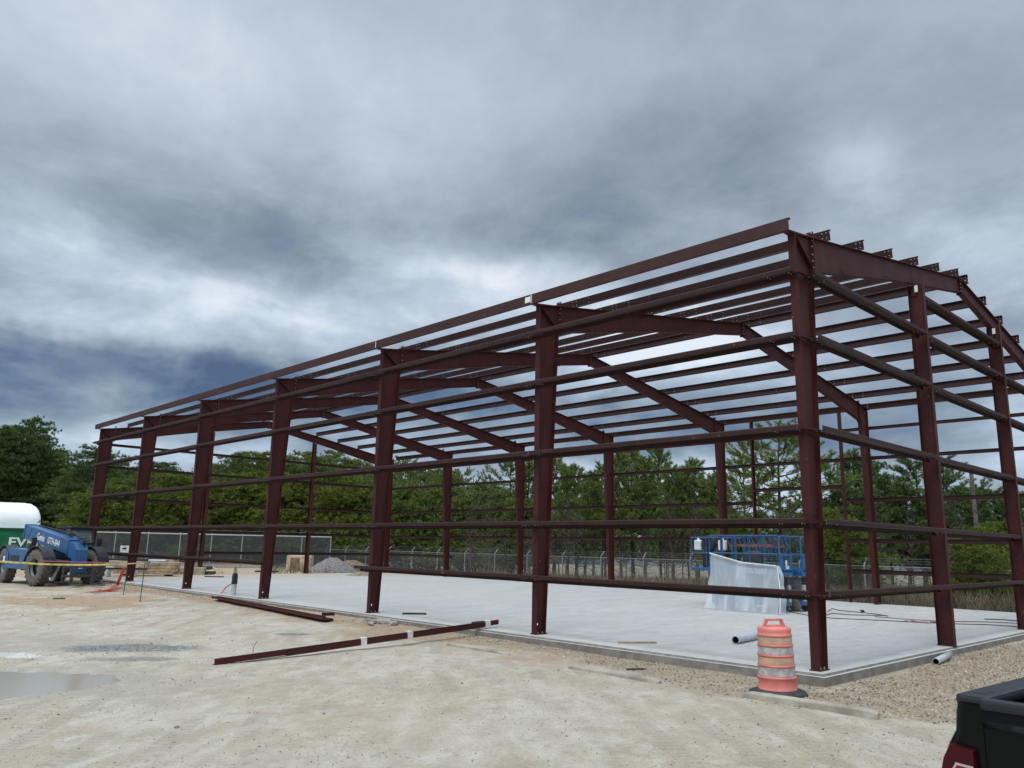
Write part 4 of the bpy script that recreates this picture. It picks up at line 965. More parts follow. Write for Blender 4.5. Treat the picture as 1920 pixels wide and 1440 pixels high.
chip('dark_scrap', 777, 1152, (.62, .12, .04), BLACK, 'thin black scrap lying on the slab between the second and third columns', -.7)
chip('dark_scrap', 1192, 1253, (.32, .08, .02), BLACK, 'black scrap on the dirt left of the traffic barrel', -.5, -.15)
chip('green_scrap', 110, 1127, (.34, .12, .04), pmat('green_plastic', (.03, .11, .03), .5), 'small green scrap on the ground in front of the lift truck', -.6, -.25)
chip('dark_scrap', 402, 1082, (.9, .25, .05), GRIME, 'flat dark plate on the slab behind the third column', -.7)
chip('wood_scrap', 500, 1073, (1.3, .5, .10), GRIME, 'dark boards stacked at the far end of the slab near the fourth column', -.6)
mb = MB()
for k in range(26):
    b_ = bmesh.new(); bmesh.ops.create_icosphere(b_, subdivisions=1, radius=random.uniform(.03, .13)); cc = Vector((random.gauss(0, .35), random.gauss(0, .35), .03))
    mb.add([Vector((v.co.x*random.uniform(.8, 1.3), v.co.y*random.uniform(.8, 1.3), v.co.z*.6))+cc for v in b_.verts], [[v.index for v in f.verts] for f in b_.faces]); b_.free()
c0 = g(722, 1168, -.13); c0.z = H(c0.x, c0.y); tag(mb.build('rubble', STONE, None, c0), 'small heap of broken concrete lumps at the slab edge by the third column', 'rubble', kind='stuff')
c0 = g(1720, 1243, -.15); mb2 = MB(); mb2.v, mb2.f, mb2.m, mb2.sm = list(mb.v), list(mb.f), list(mb.m), list(mb.sm); c0.z = H(c0.x, c0.y)-.02
# dry twig standing in the clay
c0 = g(474, 1222, -.2); c0.z = H(c0.x, c0.y); mb = MB(); mb.tube([(0, 0, 0), (.02, .03, .09), (.08, .02, .2)], .006, 4); mb.tube([(.02, .03, .09), (-.03, 0, .14)], .004, 4)
tag(mb.build('twig', BARE, None, c0), 'dry twig sticking up beside the left end of the steel bundle', 'twig')

# ------------------------------------------------------------ things behind the far end of the slab
def lumber(u, D, L, Wd, Hh, rows, label, mat=WOOD, rz=0, bands=True):
    x, y = at(u, D); z = 0.0 if (0 < x < SX1 and y < SY1) else H(x, y); r = empty('lumber_stack', (x, y, z), rz, label, 'lumber stack')
    for i in range(rows):
        for j in range(5):
            mb = MB(); mb.rbox((random.uniform(-.08, .08), (j-2)*Wd/5, .08+(i+.5)*Hh/rows), (L, Wd/5-.008, Hh/rows-.012), .006); mb.build('board', mat, r)
    for s in (-1, 1): mb = MB(); mb.box((s*L*.35, 0, .04), (.09, Wd, .075)); mb.build('bearer', GRIME, r)
    if bands: mb = MB(); mb.box((-L*.12, 0, .08+Hh/2), (.10, Wd+.03, Hh+.02)); mb.build('white_strap', BANDW, r)
    return r
DR = R(-40)
lumber(283, 44.2, 2.9, 1.0, .58, 4, 'banded stack of tan boards on the slab between the two left columns', rz=DR)
lumber(345, 46.0, 2.4, .9, .42, 3, 'paler plywood bundle right of the banded lumber stack', PLY, DR+.1, False)
x, y = at(212, 43)
sw = empty('white_sawhorses', (x, y, 0), DR, 'dark beams resting on low white stands behind the lift truck', 'beam stand')
for s in (-1.2, -.1, 1.1): mb = MB(); mb.rbox((s, 0, .17), (.16, .5, .34), .02); mb.build('stand', WHITE, sw)
for zz in (.38, .80): mb = MB(); mb.box((0, 0, zz), (3.4, .18, .09)); mb.build('beam', GRIME, sw)
mb = MB(); mb.rbox((.2, .1, .60), (3.0, .5, .26), .02); mb.build('board_pack', PLY, sw)
def heap(name, u, D, Rr, Hh, mat, label, cat, seed, el=1.0):
    x, y = at(u, D); z = H(x, y) if not (0 < x < SX1 and y < SY1) else 0; vs = []; fs = []; nr, ns = 16, 40; rg = random.Random(seed)
    for i in range(nr+1):
        for k in range(ns):
            f_ = i/nr; a_ = 2*PI*k/ns; rad = Rr*f_*(1+.10*math.sin(3*a_+seed)); zz = Hh*max(0, 1-f_)**.95*(1-.25*(f_ < .12))+rg.uniform(-.03, .03)*Hh*(f_ < .98)
            vs.append((rad*math.cos(a_)*el, rad*math.sin(a_), zz-.03))
    for i in range(nr):
        for k in range(ns): fs.append((i*ns+k, i*ns+(k+1) % ns, (i+1)*ns+(k+1) % ns, (i+1)*ns+k))
    mb = MB(); mb.add(vs, fs, 0, True); o = mb.build(name, mat, None, (x, y, z), DR); return tag(o, label, cat, kind='stuff')
heap('gravel_pile', 626, 54, 1.75, 1.15, pmat('grey_gravel', (.20, .185, .17), .95, 0, .35, 9, .05, 18, col2=(.12, .115, .11)), 'grey gravel pile beyond the far end of the slab', 'gravel pile', 3, 1.05)
heap('dirt_mound', 660, 60, 2.4, .9, pmat('brown_dirt', (.17, .125, .08), .95, 0, .3, 4, .05, 12), 'low brown dirt mound behind the gravel pile', 'dirt', 5)
heap('straw_heap', 398, 50, 1.2, .55, pmat('straw', (.42, .33, .19), .95, 0, .3, 6, .05, 16), 'small tan heap behind the fourth column', 'dirt', 7)
heap('brush_heap', 318, 56, 2.2, .8, pmat('brown_brush', (.22, .17, .115), .95, 0, .4, 6, .08, 9), 'brown brush heap behind the lumber stacks', 'brush', 8)
heap('rubble_heap', 678, 46.5, .85, .28, pmat('tan_rubble', (.33, .26, .18), .95, 0, .3, 6, .08, 12), 'little rubble heap on the slab edge behind the third column', 'rubble', 9)
x, y = at(565, 57); bl = empty('concrete_block', (x, y, H(x, y)), DR, 'stained pale concrete box left of the gravel pile', 'concrete block')
mb = MB(); mb.rbox((0, 0, .52), (1.65, .9, 1.05), .02); mb.build('block', pmat('stained_concrete', (.50, .43, .32), .9, 0, .2, 1.2, .01, 10, col2=(.30, .20, .13)), bl)
mb = MB(); mb.rbox((-.25, -.456, .5), (.62, .02, .78), .005); mb.build('stained_panel', pmat('rust_stain', (.24, .16, .10), .9, 0, .3, 3), bl)
x, y = at(382, 46.5); mb = MB()
for (a_, b_, c_) in ((0, .15, 1.3), (.25, .42, .9)): mb.rbox((0, 0, (a_+b_)/2), (c_, 1.0, b_-a_), .03)
o = mb.build('dark_crate', GRIME, None, (x, y, 0), DR); tag(o, 'dark low pallet load behind the base of the fourth column', 'pallet load')
x, y = at(262, 55); mb = MB()
for k in range(6): mb.rbox((random.uniform(-.4, .4), random.uniform(-.3, .3), .12+.11*k), (4.4-.3*k, 1.1, .07), .01, rot=random.uniform(-.08, .08))
o = mb.build('panel_stack', PALE, None, (x, y, H(x, y)), DR); tag(o, 'loose stack of shiny pale metal panels behind the lumber', 'panel stack')
x, y = at(238, 60); sg = empty('fence_sign', (x, y, H(x, y)), math.atan2(y-CAM.y, x-CAM.x)-PI/2, 'small white sign hanging on the tall screened fence', 'sign')
mb = MB(); mb.box((0, 0, 1.25), (.75, .02, .46)); mb.build('panel', pmat('pale_sign', (.62, .66, .68), .5), sg)
mb = MB(); mb.box((-.12, -.014, 1.29), (.24, .006, .12)); mb.build('mark', BLACK, sg)

# ------------------------------------------------------------ blue telescopic lift truck
TH = empty('telehandler', (-2.13, 31.25, 0), math.atan2(-.992, .124), 'dirty blue telescopic handler with a long lettered boom parked left of the frame', 'telehandler')
TH.location.z = H(-2.13, 31.25)
def tp(name, mb, mat, par=None): return mb.build(name, mat, par or TH)
for wx, wy, st_ in ((0, 1.06, 6), (0, -1.06, 6), (-3.3, 1.06, -4), (-3.3, -1.06, -4)):
    sg_ = 1 if wy > 0 else -1; w_ = empty('wheel', (wx, wy, .72), R(st_)); w_.parent = TH
    Mx = Matrix.Rotation(PI/2, 3, 'X'); mb = MB()
    mb.lathe([(.36, -.19), (.55, -.215), (.66, -.20), (.70, -.16), (.70, .16), (.66, .20), (.55, .215), (.36, .19)], n=32, M=Mx)
    for k in range(22):
        a_ = 2*PI*k/22
        for s2 in (-1, 1):
            c_ = Vector((math.cos(a_+s2*.07)*.712, s2*.10, math.sin(a_+s2*.07)*.712)); ty = Vector((-math.sin(a_), 0, math.cos(a_))); nn_ = Vector((math.cos(a_), 0, math.sin(a_)))
            ax_ = (Vector((0, 1, 0))+ty*s2*.8).normalized(); mb.box(c_, (.23, .055, .05), M=Matrix((ax_, nn_.cross(ax_), nn_)).transposed())
    tp('tyre', mb, RUBBER, w_)
    mb = MB(); mb.lathe([(.37, -.15), (.34, -.05), (.12, .02*sg_), (.12, .08*sg_), (.0, .08*sg_)], n=20, M=Mx); mb.lathe([(.37, .15), (.34, .05)], n=20, M=Mx); tp('rim', mb, pmat('grey_rim', (.20, .21, .22), .6, .2), w_)
    mb = MB()
    arc = [(.86*math.cos(R(a_)), .86*math.sin(R(a_))) for a_ in range(15, 166, 15)]; arc2 = [(q[0]*.955, q[1]*.955) for q in arc[::-1]]
    mb.prism(arc+arc2, .46, lambda a, b, t_: Vector((a, t_, b))); tp('fender', mb, BLACK, w_)
mb = MB(); mb.rbox((-1.65, 0, .78), (4.6, .80, .46), .04); mb.rbox((-1.65, 0, .62), (3.0, 1.2, .22), .03); tp('chassis', mb, GRIME)
for axx in (0, -3.3): mb = MB(); mb.rbox((axx, 0, .70), (.32, 1.8, .30), .05); tp('axle', mb, GRIME)
mb = MB(); mb.prism([(-3.0, .62), (-3.15, 1.28), (-2.9, 1.46), (-.95, 1.40), (-.55, 1.22), (-.55, .62)], .66, lambda a, b, t_: Vector((a, -.98+t_, b))); eh = tp('engine_hood', mb, BLUE)
mb = MB(); mb.box((-1.9, -1.315, 1.0), (.9, .012, .32)); tp('grille', mb, BLACK, eh)
mb = MB(); mb.rbox((-1.2, -1.05, 1.56), (.28, .16, .22), .03); tp('exhaust', mb, GRIME, eh)
mb = MB(); mb.rbox((-3.75, 0, 1.05), (.55, 1.9, .80), .08); tp('counterweight', mb, BLUE)
# side panel beside the front wheel with emblem (as in the photo: pale scuffed decal)
mb = MB(); mb.box((-3.0, -1.336, .98), (.20, .008, .26)); tp('decal', mb, WHITE, eh)
# cab on the left side of the machine
cb = empty('cab', (0, 0, 0)); cb.parent = TH
c0 = [(-2.35, 1.05), (-2.30, 2.28), (-.95, 2.34), (-.62, 1.70), (-.50, 1.05)]
mb = MB()
for yy in (.38, 1.24):
    for a_, b_ in zip(c0, c0[1:]+c0[:1]): mb.bar((a_[0], yy, a_[1]), (b_[0], yy, b_[1]), .07, .07, up=Vector((0, 1, 0)))
for a_ in c0: mb.bar((a_[0], .38, a_[1]), (a_[0], 1.24, a_[1]), .07, .07)
mb.bar((-1.35, 1.24, 1.05), (-1.45, 1.24, 2.3), .06, .05, up=Vector((0, 1, 0))); tp('cab_frame', mb, BLACK, cb)
mb = MB(); mb.rbox((-1.6, .81, 2.36), (1.55, .98, .08), .03); tp('cab_roof', mb, BLACK, cb)
mb = MB(); mb.rbox((-1.45, .81, .84), (1.9, .92, .46), .05); tp('cab_base', mb, BLUE, cb)
for nm, pl_ in (('windscreen', [(-.93, 2.30), (-.62, 1.69), (-.52, 1.10), (-.53, 1.10), (-.63, 1.69), (-.94, 2.30)]),):
    mb = MB(); mb.prism(pl_, .80, lambda a, b, t_: Vector((a, .81+t_, b))); tp(nm, mb, GLASS, cb)
for yy in (.39, 1.23): mb = MB(); mb.prism([(a_*.98-.03, b_*.985+.02) for a_, b_ in c0], .012, lambda a, b, t_, yy=yy: Vector((a, yy+t_, b))); tp('side_window', mb, GLASS, cb)
mb = MB(); mb.rbox((-1.75, .81, 1.35), (.5, .5, .6), .08); mb.tube([(-1.0, .81, 1.1), (-.88, .81, 1.45)], .03, 6); tp('seat', mb, BLACK, cb)
for (mx_, my_) in ((-.45, 1.42), (-.42, -1.2)):
    mb = MB(); mb.bar((mx_-.1, my_*.92, 1.35), (mx_, my_, 1.6), .03, .03); mb.rbox((mx_, my_, 1.75), (.06, .20, .32), .02); tp('mirror', mb, BLACK)
# boom
P0 = Vector((-4.15, -.02, 2.16)); P1 = Vector((.75, -.02, 1.52)); bd = (P1-P0).normalized(); bu_ = bd.cross(Vector((0, 1, 0))); 
if bu_.z < 0: bu_ = -bu_
Mb = Matrix((bd, Vector((0, 1, 0)) if True else None, bu_)).transposed()
bo = empty('boom', (0, 0, 0)); bo.parent = TH
def bb(l0, l1, w, h, off=0): c_ = P0+bd*((l0+l1)/2)+bu_*off; m_ = MB(); m_.rbox(c_, (l1-l0, w, h), .025, M=Mb); return m_
tp('outer_section', bb(0, 4.75, .46, .60), BLUE, bo); tp('inner_section', bb(4.7, 5.15, .34, .44), BLUE, bo)
mb = bb(-.10, .02, .52, .66); tp('rear_cap', mb, BLUE, bo)
mb = bb(4.66, 4.76, .50, .64); tp('collar', mb, BLUE2, bo)
nose = P0+bd*5.2
mb = MB(); mb.prism([(.62, 1.78), (1.15, 1.70), (1.34, 1.45), (1.38, .55), (1.22, .35), (1.02, .35), (.98, 1.1), (.62, 1.15)], .48, lambda a, b, t_: Vector((a, -.02+t_, b))); nb_ = tp('boom_nose', mb, BLUE, bo)
mb = MB(); mb.box((1.392, -.02, .78), (.008, .16, .16)); tp('decal', mb, WHITE, nb_)
for (bx_, bz_) in ((1.2, 1.82), (.9, 1.9), (-.2, 2.08)): mb = MB(); mb.rbox((bx_, .1, bz_), (.22, .3, .08), .02); tp('hose_clamp', mb, GRIME, bo)
mb = MB(); mb.tube([(-3.9, .20, 2.45), (-1.5, .25, 2.2), (.2, .22, 2.0), (1.0, .16, 1.9), (1.25, .1, 1.55)], .035, 6); tp('hydraulic_hose', mb, BLACK, bo)
mb = MB(); mb.tube([(-2.6, -.12, 1.0), (-1.3, -.12, 1.45)], .075, 10); mb.tube([(-1.35, -.12, 1.43), (-.7, -.12, 1.62)], .045, 8); tp('lift_cylinder', mb, GALV, bo)
Mt = Matrix(((bd.x, bu_.x, 0, 0), (0, 0, -1, 0), (bd.z, bu_.z, 0, 0), (0, 0, 0, 1)))
def on_boom(l, up_): p_ = P0+bd*l+bu_*up_; Mq = Matrix(((bd.x, bu_.x, 0, p_.x), (0, 0, -1, -.262), (bd.z, bu_.z, 0, p_.z), (0, 0, 0, 1))); return Mq
text('boom_lettering', 'Genie', .40, WHITE, bo, on_boom(1.45, -.13), .002, .010, .85); text('boom_lettering', 'GTH-844', .38, WHITE, bo, on_boom(2.62, -.13), .002, .010, .85)
mb = MB(); mb.box(P0+bd*.55+bu_*.05+Vector((0, -.240, 0)), (.10, .012, .5), M=Mb@Matrix.Rotation(R(35), 3, 'Y')); tp('pin_plate', mb, BLUE2, bo)
# carriage, forks and frame at ground level in front
mb = MB(); mb.rbox((1.52, 0, .42), (.10, 1.5, .10), .02); mb.rbox((1.52, 0, .78), (.10, 1.5, .08), .02)
for yy in (-.72, -.35, .35, .72): mb.bar((1.52, yy, .2), (1.52, yy, .86), .05, .05, up=Vector((0, 1, 0)))
tp('fork_carriage', mb, GRIME)
for yy in (-.40, .40):
    mb = MB(); mb.box((1.60, yy, .48), (.05, .12, .72)); mb.box((2.12, yy, .10), (1.1, .12, .045)); tp('fork', mb, GRIME)
for s in (-1, 1):                                       # front stabiliser legs
    mb = MB(); mb.bar((.55, s*.45, .85), (.92, s*.85, .18), .12, .12); mb.rbox((.95, s*.88, .08), (.34, .34, .07), .02); tp('stabiliser', mb, GRIME)
mb = MB(); mb.tube([(-.3, -1.25, 1.30), (-.9, -1.3, 1.52), (-1.4, -1.2, 1.48)], .03, 6); tp('grab_rail', mb, BLACK)

# ------------------------------------------------------------ green container with fabric shelter
ca = Vector((*at(193, 82), 0)); cb_ = Vector((*at(-32, 82), 0)); z0 = zat(190, 1048, 82); ang = math.atan2((ca-cb_).y, (ca-cb_).x); L = (ca-cb_).length
cn = empty('shipping_container', (cb_.x, cb_.y, z0), ang, 'long green shipping container with white block letters behind the lift truck', 'shipping container')
mb = MB(); nr = 90; hh = 2.55
xs_ = np.linspace(.15, L-.15, nr*4+1); vs = []
for i, x_ in enumerate(xs_):
    dpt = 0 if (i % 4) in (0, 1) else .035
    vs += [(x_, dpt+.01, .16), (x_, dpt+.01, hh-.12)]
mb.add(vs, [(2*i, 2*i+2, 2*i+3, 2*i+1) for i in range(len(xs_)-1)]); mb.box((L/2, 1.26, hh/2), (L-.3, 2.3, hh-.25)); mb.build('walls', GREEN, cn)
mb = MB()
for z_ in (.08, hh-.06): mb.box((L/2, 0, z_), (L, .12, .14)); mb.box((L/2, 2.44, z_), (L, .12, .14))
for x_ in (.07, L-.07):
    for y_ in (0, 2.44): mb.box((x_, y_, hh/2), (.15, .14, hh))
mb.build('frame', pmat('dark_green_paint', (.008, .085, .045), .5), cn)
mb = MB(); mb.box((L/2, 1.22, hh-.03), (L-.2, 2.3, .06)); mb.build('roof', GREEN, cn)
tx = (12+32)/225*L
text('container_lettering', 'EVERGREEN', 1.05, WHITE, cn, Matrix(((1, 0, 0, tx), (0, 0, -1, -.03), (0, 1, 0, 1.02), (0, 0, 0, 1))), .004, .028, 1.18)
sa = Vector((*at(70, 84), 0)); sb = Vector((*at(-160, 84), 0)); zt0 = zat(65, 1001, 84); zt1 = zat(30, 940, 84); hs = zt1-zt0; Ls = (sa-sb).length
fs_ = empty('fabric_shelter', (sb.x, sb.y, zt0), ang, 'white rounded fabric shelter roof at the left edge behind the container', 'shelter')
mb = MB(); vs = []; ns = 22
secs = [(0, 1, 1)]+[(Ls-1.5, 1, 1)]+[(Ls-1.5+1.5*math.sin(R(a_)), .30+.70*math.cos(R(a_))**.8 if a_ < 90 else .30, 1) for a_ in (20, 40, 55, 70, 82, 90)]
secs = [(x_, h_, w_) for x_, h_, w_ in secs]
def prof_sh(k, hsc):
    a_ = PI*k/ns; cy = -math.cos(a_); cz = math.sin(a_)
    return (5.0*abs(cy)**.6*(1 if cy > 0 else -1), hs*max(.0, cz)**.62*hsc)
for (x_, h_, w_) in secs:
    for k in range(ns+1): yy, zz = prof_sh(k, 1); zz = min(zz, hs*h_+0.0) if h_ < 1 else zz; vs.append((x_, yy+5.0, zz))
mb.add(vs, [(i*(ns+1)+k, i*(ns+1)+k+1, (i+1)*(ns+1)+k+1, (i+1)*(ns+1)+k) for i in range(len(secs)-1) for k in range(ns)], 0, True)
mb.add([vs[(len(secs)-1)*(ns+1)+k] for k in range(ns+1)], [tuple(range(ns+1))]); mb.build('roof_cover', FABW, fs_)
mb = MB(); mb.box((Ls/2, .1, -1.0), (Ls-.6, .12, 2.1)); mb.box((Ls-.5, 5, -1.0), (.12, 9.8, 2.1)); mb.build('wall_panel', pmat('grey_fabric_panel', (.50, .51, .53), .7), fs_)
mb = MB(); mb.box((Ls/2, -.02, .02), (Ls+.1, .14, .12)); mb.build('edge_rail', pmat('grey_rail', (.30, .31, .32), .6), fs_)

# ------------------------------------------------------------ slab scissor lifts
def scissor(loc, rz, label, ext=False):
    r = empty('scissor_lift', loc, rz, label, 'scissor lift', 'blue scissor lifts parked on the slab')
    Lh, Wh = 2.42, .78                               # local: X length, Y width
    mb = MB(); mb.rbox((0, 0, .40), (2.3, .72, .42), .03); ch_ = mb.build('chassis', BLUE, r)
    for sx in (-.9, .9):
        for sy in (-.33, .33):
            mb = MB(); mb.lathe([(0, -.06), (.16, -.06), (.19, -.04), (.19, .04), (.16, .06), (0, .06)], (sx, sy, .19), 18, M=Matrix.Rotation(PI/2, 3, 'X')); mb.build('wheel', RUBBER, r)
    for k in range(5):
        mb = MB(); z_ = .66+k*.075
        for sy in (-.30, .30): mb.bar((-1.1, sy, z_), (1.1, sy, z_+(.05 if k % 2 else -.02)), .05, .06)
        mb.build('scissor_arm', pmat('grey_arm', (.16, .17, .18), .6, .2), r)
    mb = MB(); mb.rbox((0, 0, 1.12), (Lh, Wh, .10), .02); mb.rbox((0, Wh/2, 1.21), (Lh, .03, .14), .008); mb.rbox((0, -Wh/2, 1.21), (Lh, .03, .14), .008); mb.build('platform_deck', BLUE2, r)
    for sy in (-1, 1):
        mb = MB(); y_ = sy*(Wh/2-.02)
        for z_ in (2.24, 1.70): mb.tube([(-Lh/2+.06, y_, z_), (Lh/2-.06, y_, z_)], .022, 8)
        for x_ in np.linspace(-Lh/2+.04, Lh/2-.04, 6): mb.tube([(x_, y_, 1.16), (x_, y_, 2.24)], .019, 8)
        for x_ in (-.5, .35): mb.tube([(x_, y_, 1.72), (x_+.22, y_, 2.22)], .014, 6)
        mb.build('side_rail', BLUE, r)
    for sx in (-1, 1):
        mb = MB(); x_ = sx*(Lh/2-.03)
        mb.tube([(x_, -Wh/2+.04, 1.16), (x_, -Wh/2+.04, 2.17), (x_, -Wh/2+.11, 2.24), (x_, Wh/2-.11, 2.24), (x_, Wh/2-.04, 2.17), (x_, Wh/2-.04, 1.16)], .022, 8)
        mb.tube([(x_, -Wh/2+.04, 1.70), (x_, Wh/2-.04, 1.70)], .02, 8); mb.build('end_rail', BLUE, r)
    mb = MB(); x_ = -Lh/2-.005
    mb.box((x_, -.29, 1.48), (.02, .16, .46)); mb.box((x_, .29, 1.48), (.02, .16, .46)); mb.box((x_, 0, 1.30), (.02, .42, .14)); mb.box((x_, 0, 1.69), (.02, .42, .06)); gt = mb.build('entry_gate', BLUE2, r)
    mb = MB(); mb.box((x_-.014, .04, 1.42), (.006, .10, .22)); mb.box((x_-.014, -.02, 1.32), (.006, .18, .09)); mb.build('warning_label', WHITE, gt)
    mb = MB(); mb.rbox((-Lh/2+.2, .1, 2.05), (.2, .26, .24), .03); mb.build('control_box', GRIME, r)
    for sy in (-.22, .22): mb = MB(); mb.rbox((-1.14, sy, .55), (.10, .12, .50), .02); mb.build('ladder_step', GALV, r)
    if ext:
        mb = MB(); mb.rbox((Lh/2+.78, 0, 1.16), (1.56, .76, .10), .02); mb.build('extension_deck', BLUE, r)
        mb = MB()
        for sy in (-.36, .36):
            for z_ in (2.2, 1.70): mb.tube([(Lh/2, sy, z_), (Lh/2+1.54, sy, z_)], .02, 8)
            for x_ in (.4, .95, 1.54): mb.tube([(Lh/2+x_, sy, 1.16), (Lh/2+x_, sy, 2.2)], .018, 8)
        mb.tube([(Lh/2+1.54, -.36, 2.2), (Lh/2+1.54, .36, 2.2)], .02, 8); mb.build('extension_rail', BLUE, r)
    return r
s1 = scissor((10.55, 7.05, 0), R(91), 'blue scissor lift with clear plastic sheeting draped over its side')
s2 = scissor((11.75, 6.95, 0), R(90), 'blue scissor lift behind the sheeted one with its platform extended to the left', True)
s3 = scissor((12.2, 5.55, 0), R(12), 'blue scissor lift partly hidden by the corner column with its end rail facing the camera') if False else None
# things standing on the lifts
mb = MB(); mb.lathe([(.10, -.10), (.27, -.10), (.30, -.06), (.30, .06), (.27, .10), (.10, .10), (.10, -.10)], n=26, M=Matrix.Rotation(PI/2, 3, 'X')@Matrix.Rotation(.5, 3, 'Y'))
tag(mb.build('cable_roll', BLACK, None, (11.55, 9.1, 1.98), .8), 'black roll of hose hung on the extended lift platform', 'hose roll')
for k, (yy, xx, lab) in enumerate(((9.55, 11.6, 'white plastic jug on the left corner of the extended lift platform'), (8.55, 11.5, 'white plastic jug right of the black hose roll on the lift'))):
    mb = MB(); mb.rbox((0, 0, .17), (.20, .26, .34), .05); mb.lathe([(.04, .33), (.04, .40), (0, .40)], n=10); tag(mb.build('plastic_jug', WHITE, None, (xx, yy, 1.78), .2), lab, 'jug', 'white jugs on the lift')
mb = MB(); mb.rbox((0, 0, .22), (.3, .36, .44), .04); tag(mb.build('tool_bag', BLACK, None, (11.8, 9.3, 1.22), .4), 'black tool bag standing on the extended lift deck', 'tool bag')
mb = MB(); mb.bar((0, 0, 0), (0, 1.9, .02), .10, .05); mb.bar((.15, .1, .05), (.15, 1.7, .05), .08, .05); tag(mb.build('orange_level', pmat('rust_orange', (.38, .12, .05), .6), None, (11.75, 6.5, 1.93), 0), 'rusty orange steel lengths laid across the lift rails', 'steel lengths')
mb = MB(); mb.rbox((0, 0, .3), (.25, .5, .6), .06); tag(mb.build('dark_bundle', GRIME, None, (10.6, 6.9, 1.18), .3), 'dark bundle of tools standing in the sheeted lift', 'tools')
# clear plastic sheet over the near side of the first lift
pl = bpy.data.materials.new('clear_plastic_sheet'); pl.use_nodes = True; q = NT(pl.node_tree); b = pl.node_tree.nodes['Principled BSDF']
co = q.new('ShaderNodeTexCoord').outputs['Object']; n_ = q.noise(q.mapping(co, (1, 1.6, .35), (0, 0, 0), (R(32), 0, 0)), 1.3, 3, .5, .8)
b.inputs['Base Color'].default_value = (.70, .76, .80, 1); b.inputs['Roughness'].default_value = .22; b.inputs['Specular IOR Level'].default_value = .6
q.put(b.inputs['Alpha'], q.math('ADD', .50, q.math('MULTIPLY', q.sm(n_, .40, .75), .40))); q.put(b.inputs['Normal'], q.bump(n_, .5, .10))
NU, NV = 60, 44; vs = []
TL = Vector((10.05, 8.10, 1.68)); TR_ = Vector((10.02, 5.86, 1.36))
for i in range(NU+1):
    s_ = i/NU; top_ = TL.lerp(TR_, s_)-Vector((0, 0, .10*math.sin(PI*s_)))
    for j in range(NV+1):
        t__ = j/NV; z_ = top_.z*(1-t__)+.012; bulge = -.10*t__-.16*t__*t__+.05*math.sin(7*s_+3*t__)*t__+.016*math.sin(19*s_+4*t__)*(.3+t__)
        yy = top_.y+(s_-.5)*-.28*t__+.02*math.sin(14*t__+8*s_)
        vs.append((top_.x+bulge+.02, yy, z_))
mb = MB(); mb.add(vs, [(i*(NV+1)+j, (i+1)*(NV+1)+j, (i+1)*(NV+1)+j+1, i*(NV+1)+j+1) for i in range(NU) for j in range(NV)], 0, True)
vs2 = []
for j in range(NV+1):                                   # sheet returns round the lift's near end
    t__ = j/NV
    for k in range(9):
        w_ = k/8; base_ = Vector(vs[NU*(NV+1)+j]); vs2.append((base_.x+w_*.42*(.35+.65*t__), base_.y-.02-.05*math.sin(PI*w_)*t__+.02*math.sin(20*w_), base_.z))
mb.add(vs2, [(j*9+k, j*9+k+1, (j+1)*9+k+1, (j+1)*9+k) for j in range(NV) for k in range(8)], 0, True)
ps = mb.build('plastic_sheet', pl); tag(ps, 'translucent plastic sheet draped down the side of the blue scissor lift', 'plastic sheet')
hem = MB(); hem.tube([TL+Vector((-.03, .02, .01)), TL.lerp(TR_, .5)+Vector((-.03, 0, -.09)), TR_+Vector((-.03, 0, 0))], .020, 8); hem.build('rolled_hem', FABW, ps)
hem = MB(); hem.tube([TR_+Vector((-.01, -.02, 0)), Vector((9.90, 5.72, .6)), Vector((9.76, 5.70, .03))], .018, 8); hem.build('rolled_hem', FABW, ps)
text('lift_lettering', 'GS-2632', .21, WHITE, s1, Matrix(((-1, 0, 0, -.05), (0, 0, 1, .412), (0, 1, 0, 1.12), (0, 0, 0, 1))), .004, .004, 1.0)

# ------------------------------------------------------------ black pickup truck (rear corner in view)
PK = empty('pickup_truck', (-7.36, -4.30, 0), R(-4), 'glossy black pickup with its rear corner and red tail light at the bottom right', 'pickup truck')
gz = H(-6.2, -5.2); PK.location = (-7.36+.020, -4.30-.018, gz-.008)
RAIL = 1.05-gz                                          # height of the bed rail
PAINT = pmat('black_car_paint', (.004, .0045, .005), .16, 0, .1, 2, spec=.14, coat=.07); CAPM = pmat('black_bed_cap', (.013, .0145, .018), .5, 0, .15, 6)
TL_RED = pmat('red_lens', (.22, .006, .010), .2, 0, .1, 4, spec=.25, coat=.15); TL_DARK = pmat('dark_red_lens', (.055, .003, .005), .2, 0, .1, 4, spec=.2, coat=.1); CHR = pmat('chrome_trim', (.75, .75, .76), .12, 1, .02)
def sec(y0, s):       # outer side section (y out, z): s = +1 left side
    return [(0, RAIL-.035), (.012, RAIL-.08), (.022, RAIL-.18), (.060, RAIL-.25), (.085, RAIL-.31), (.095, RAIL-.70), (.05, .42)]
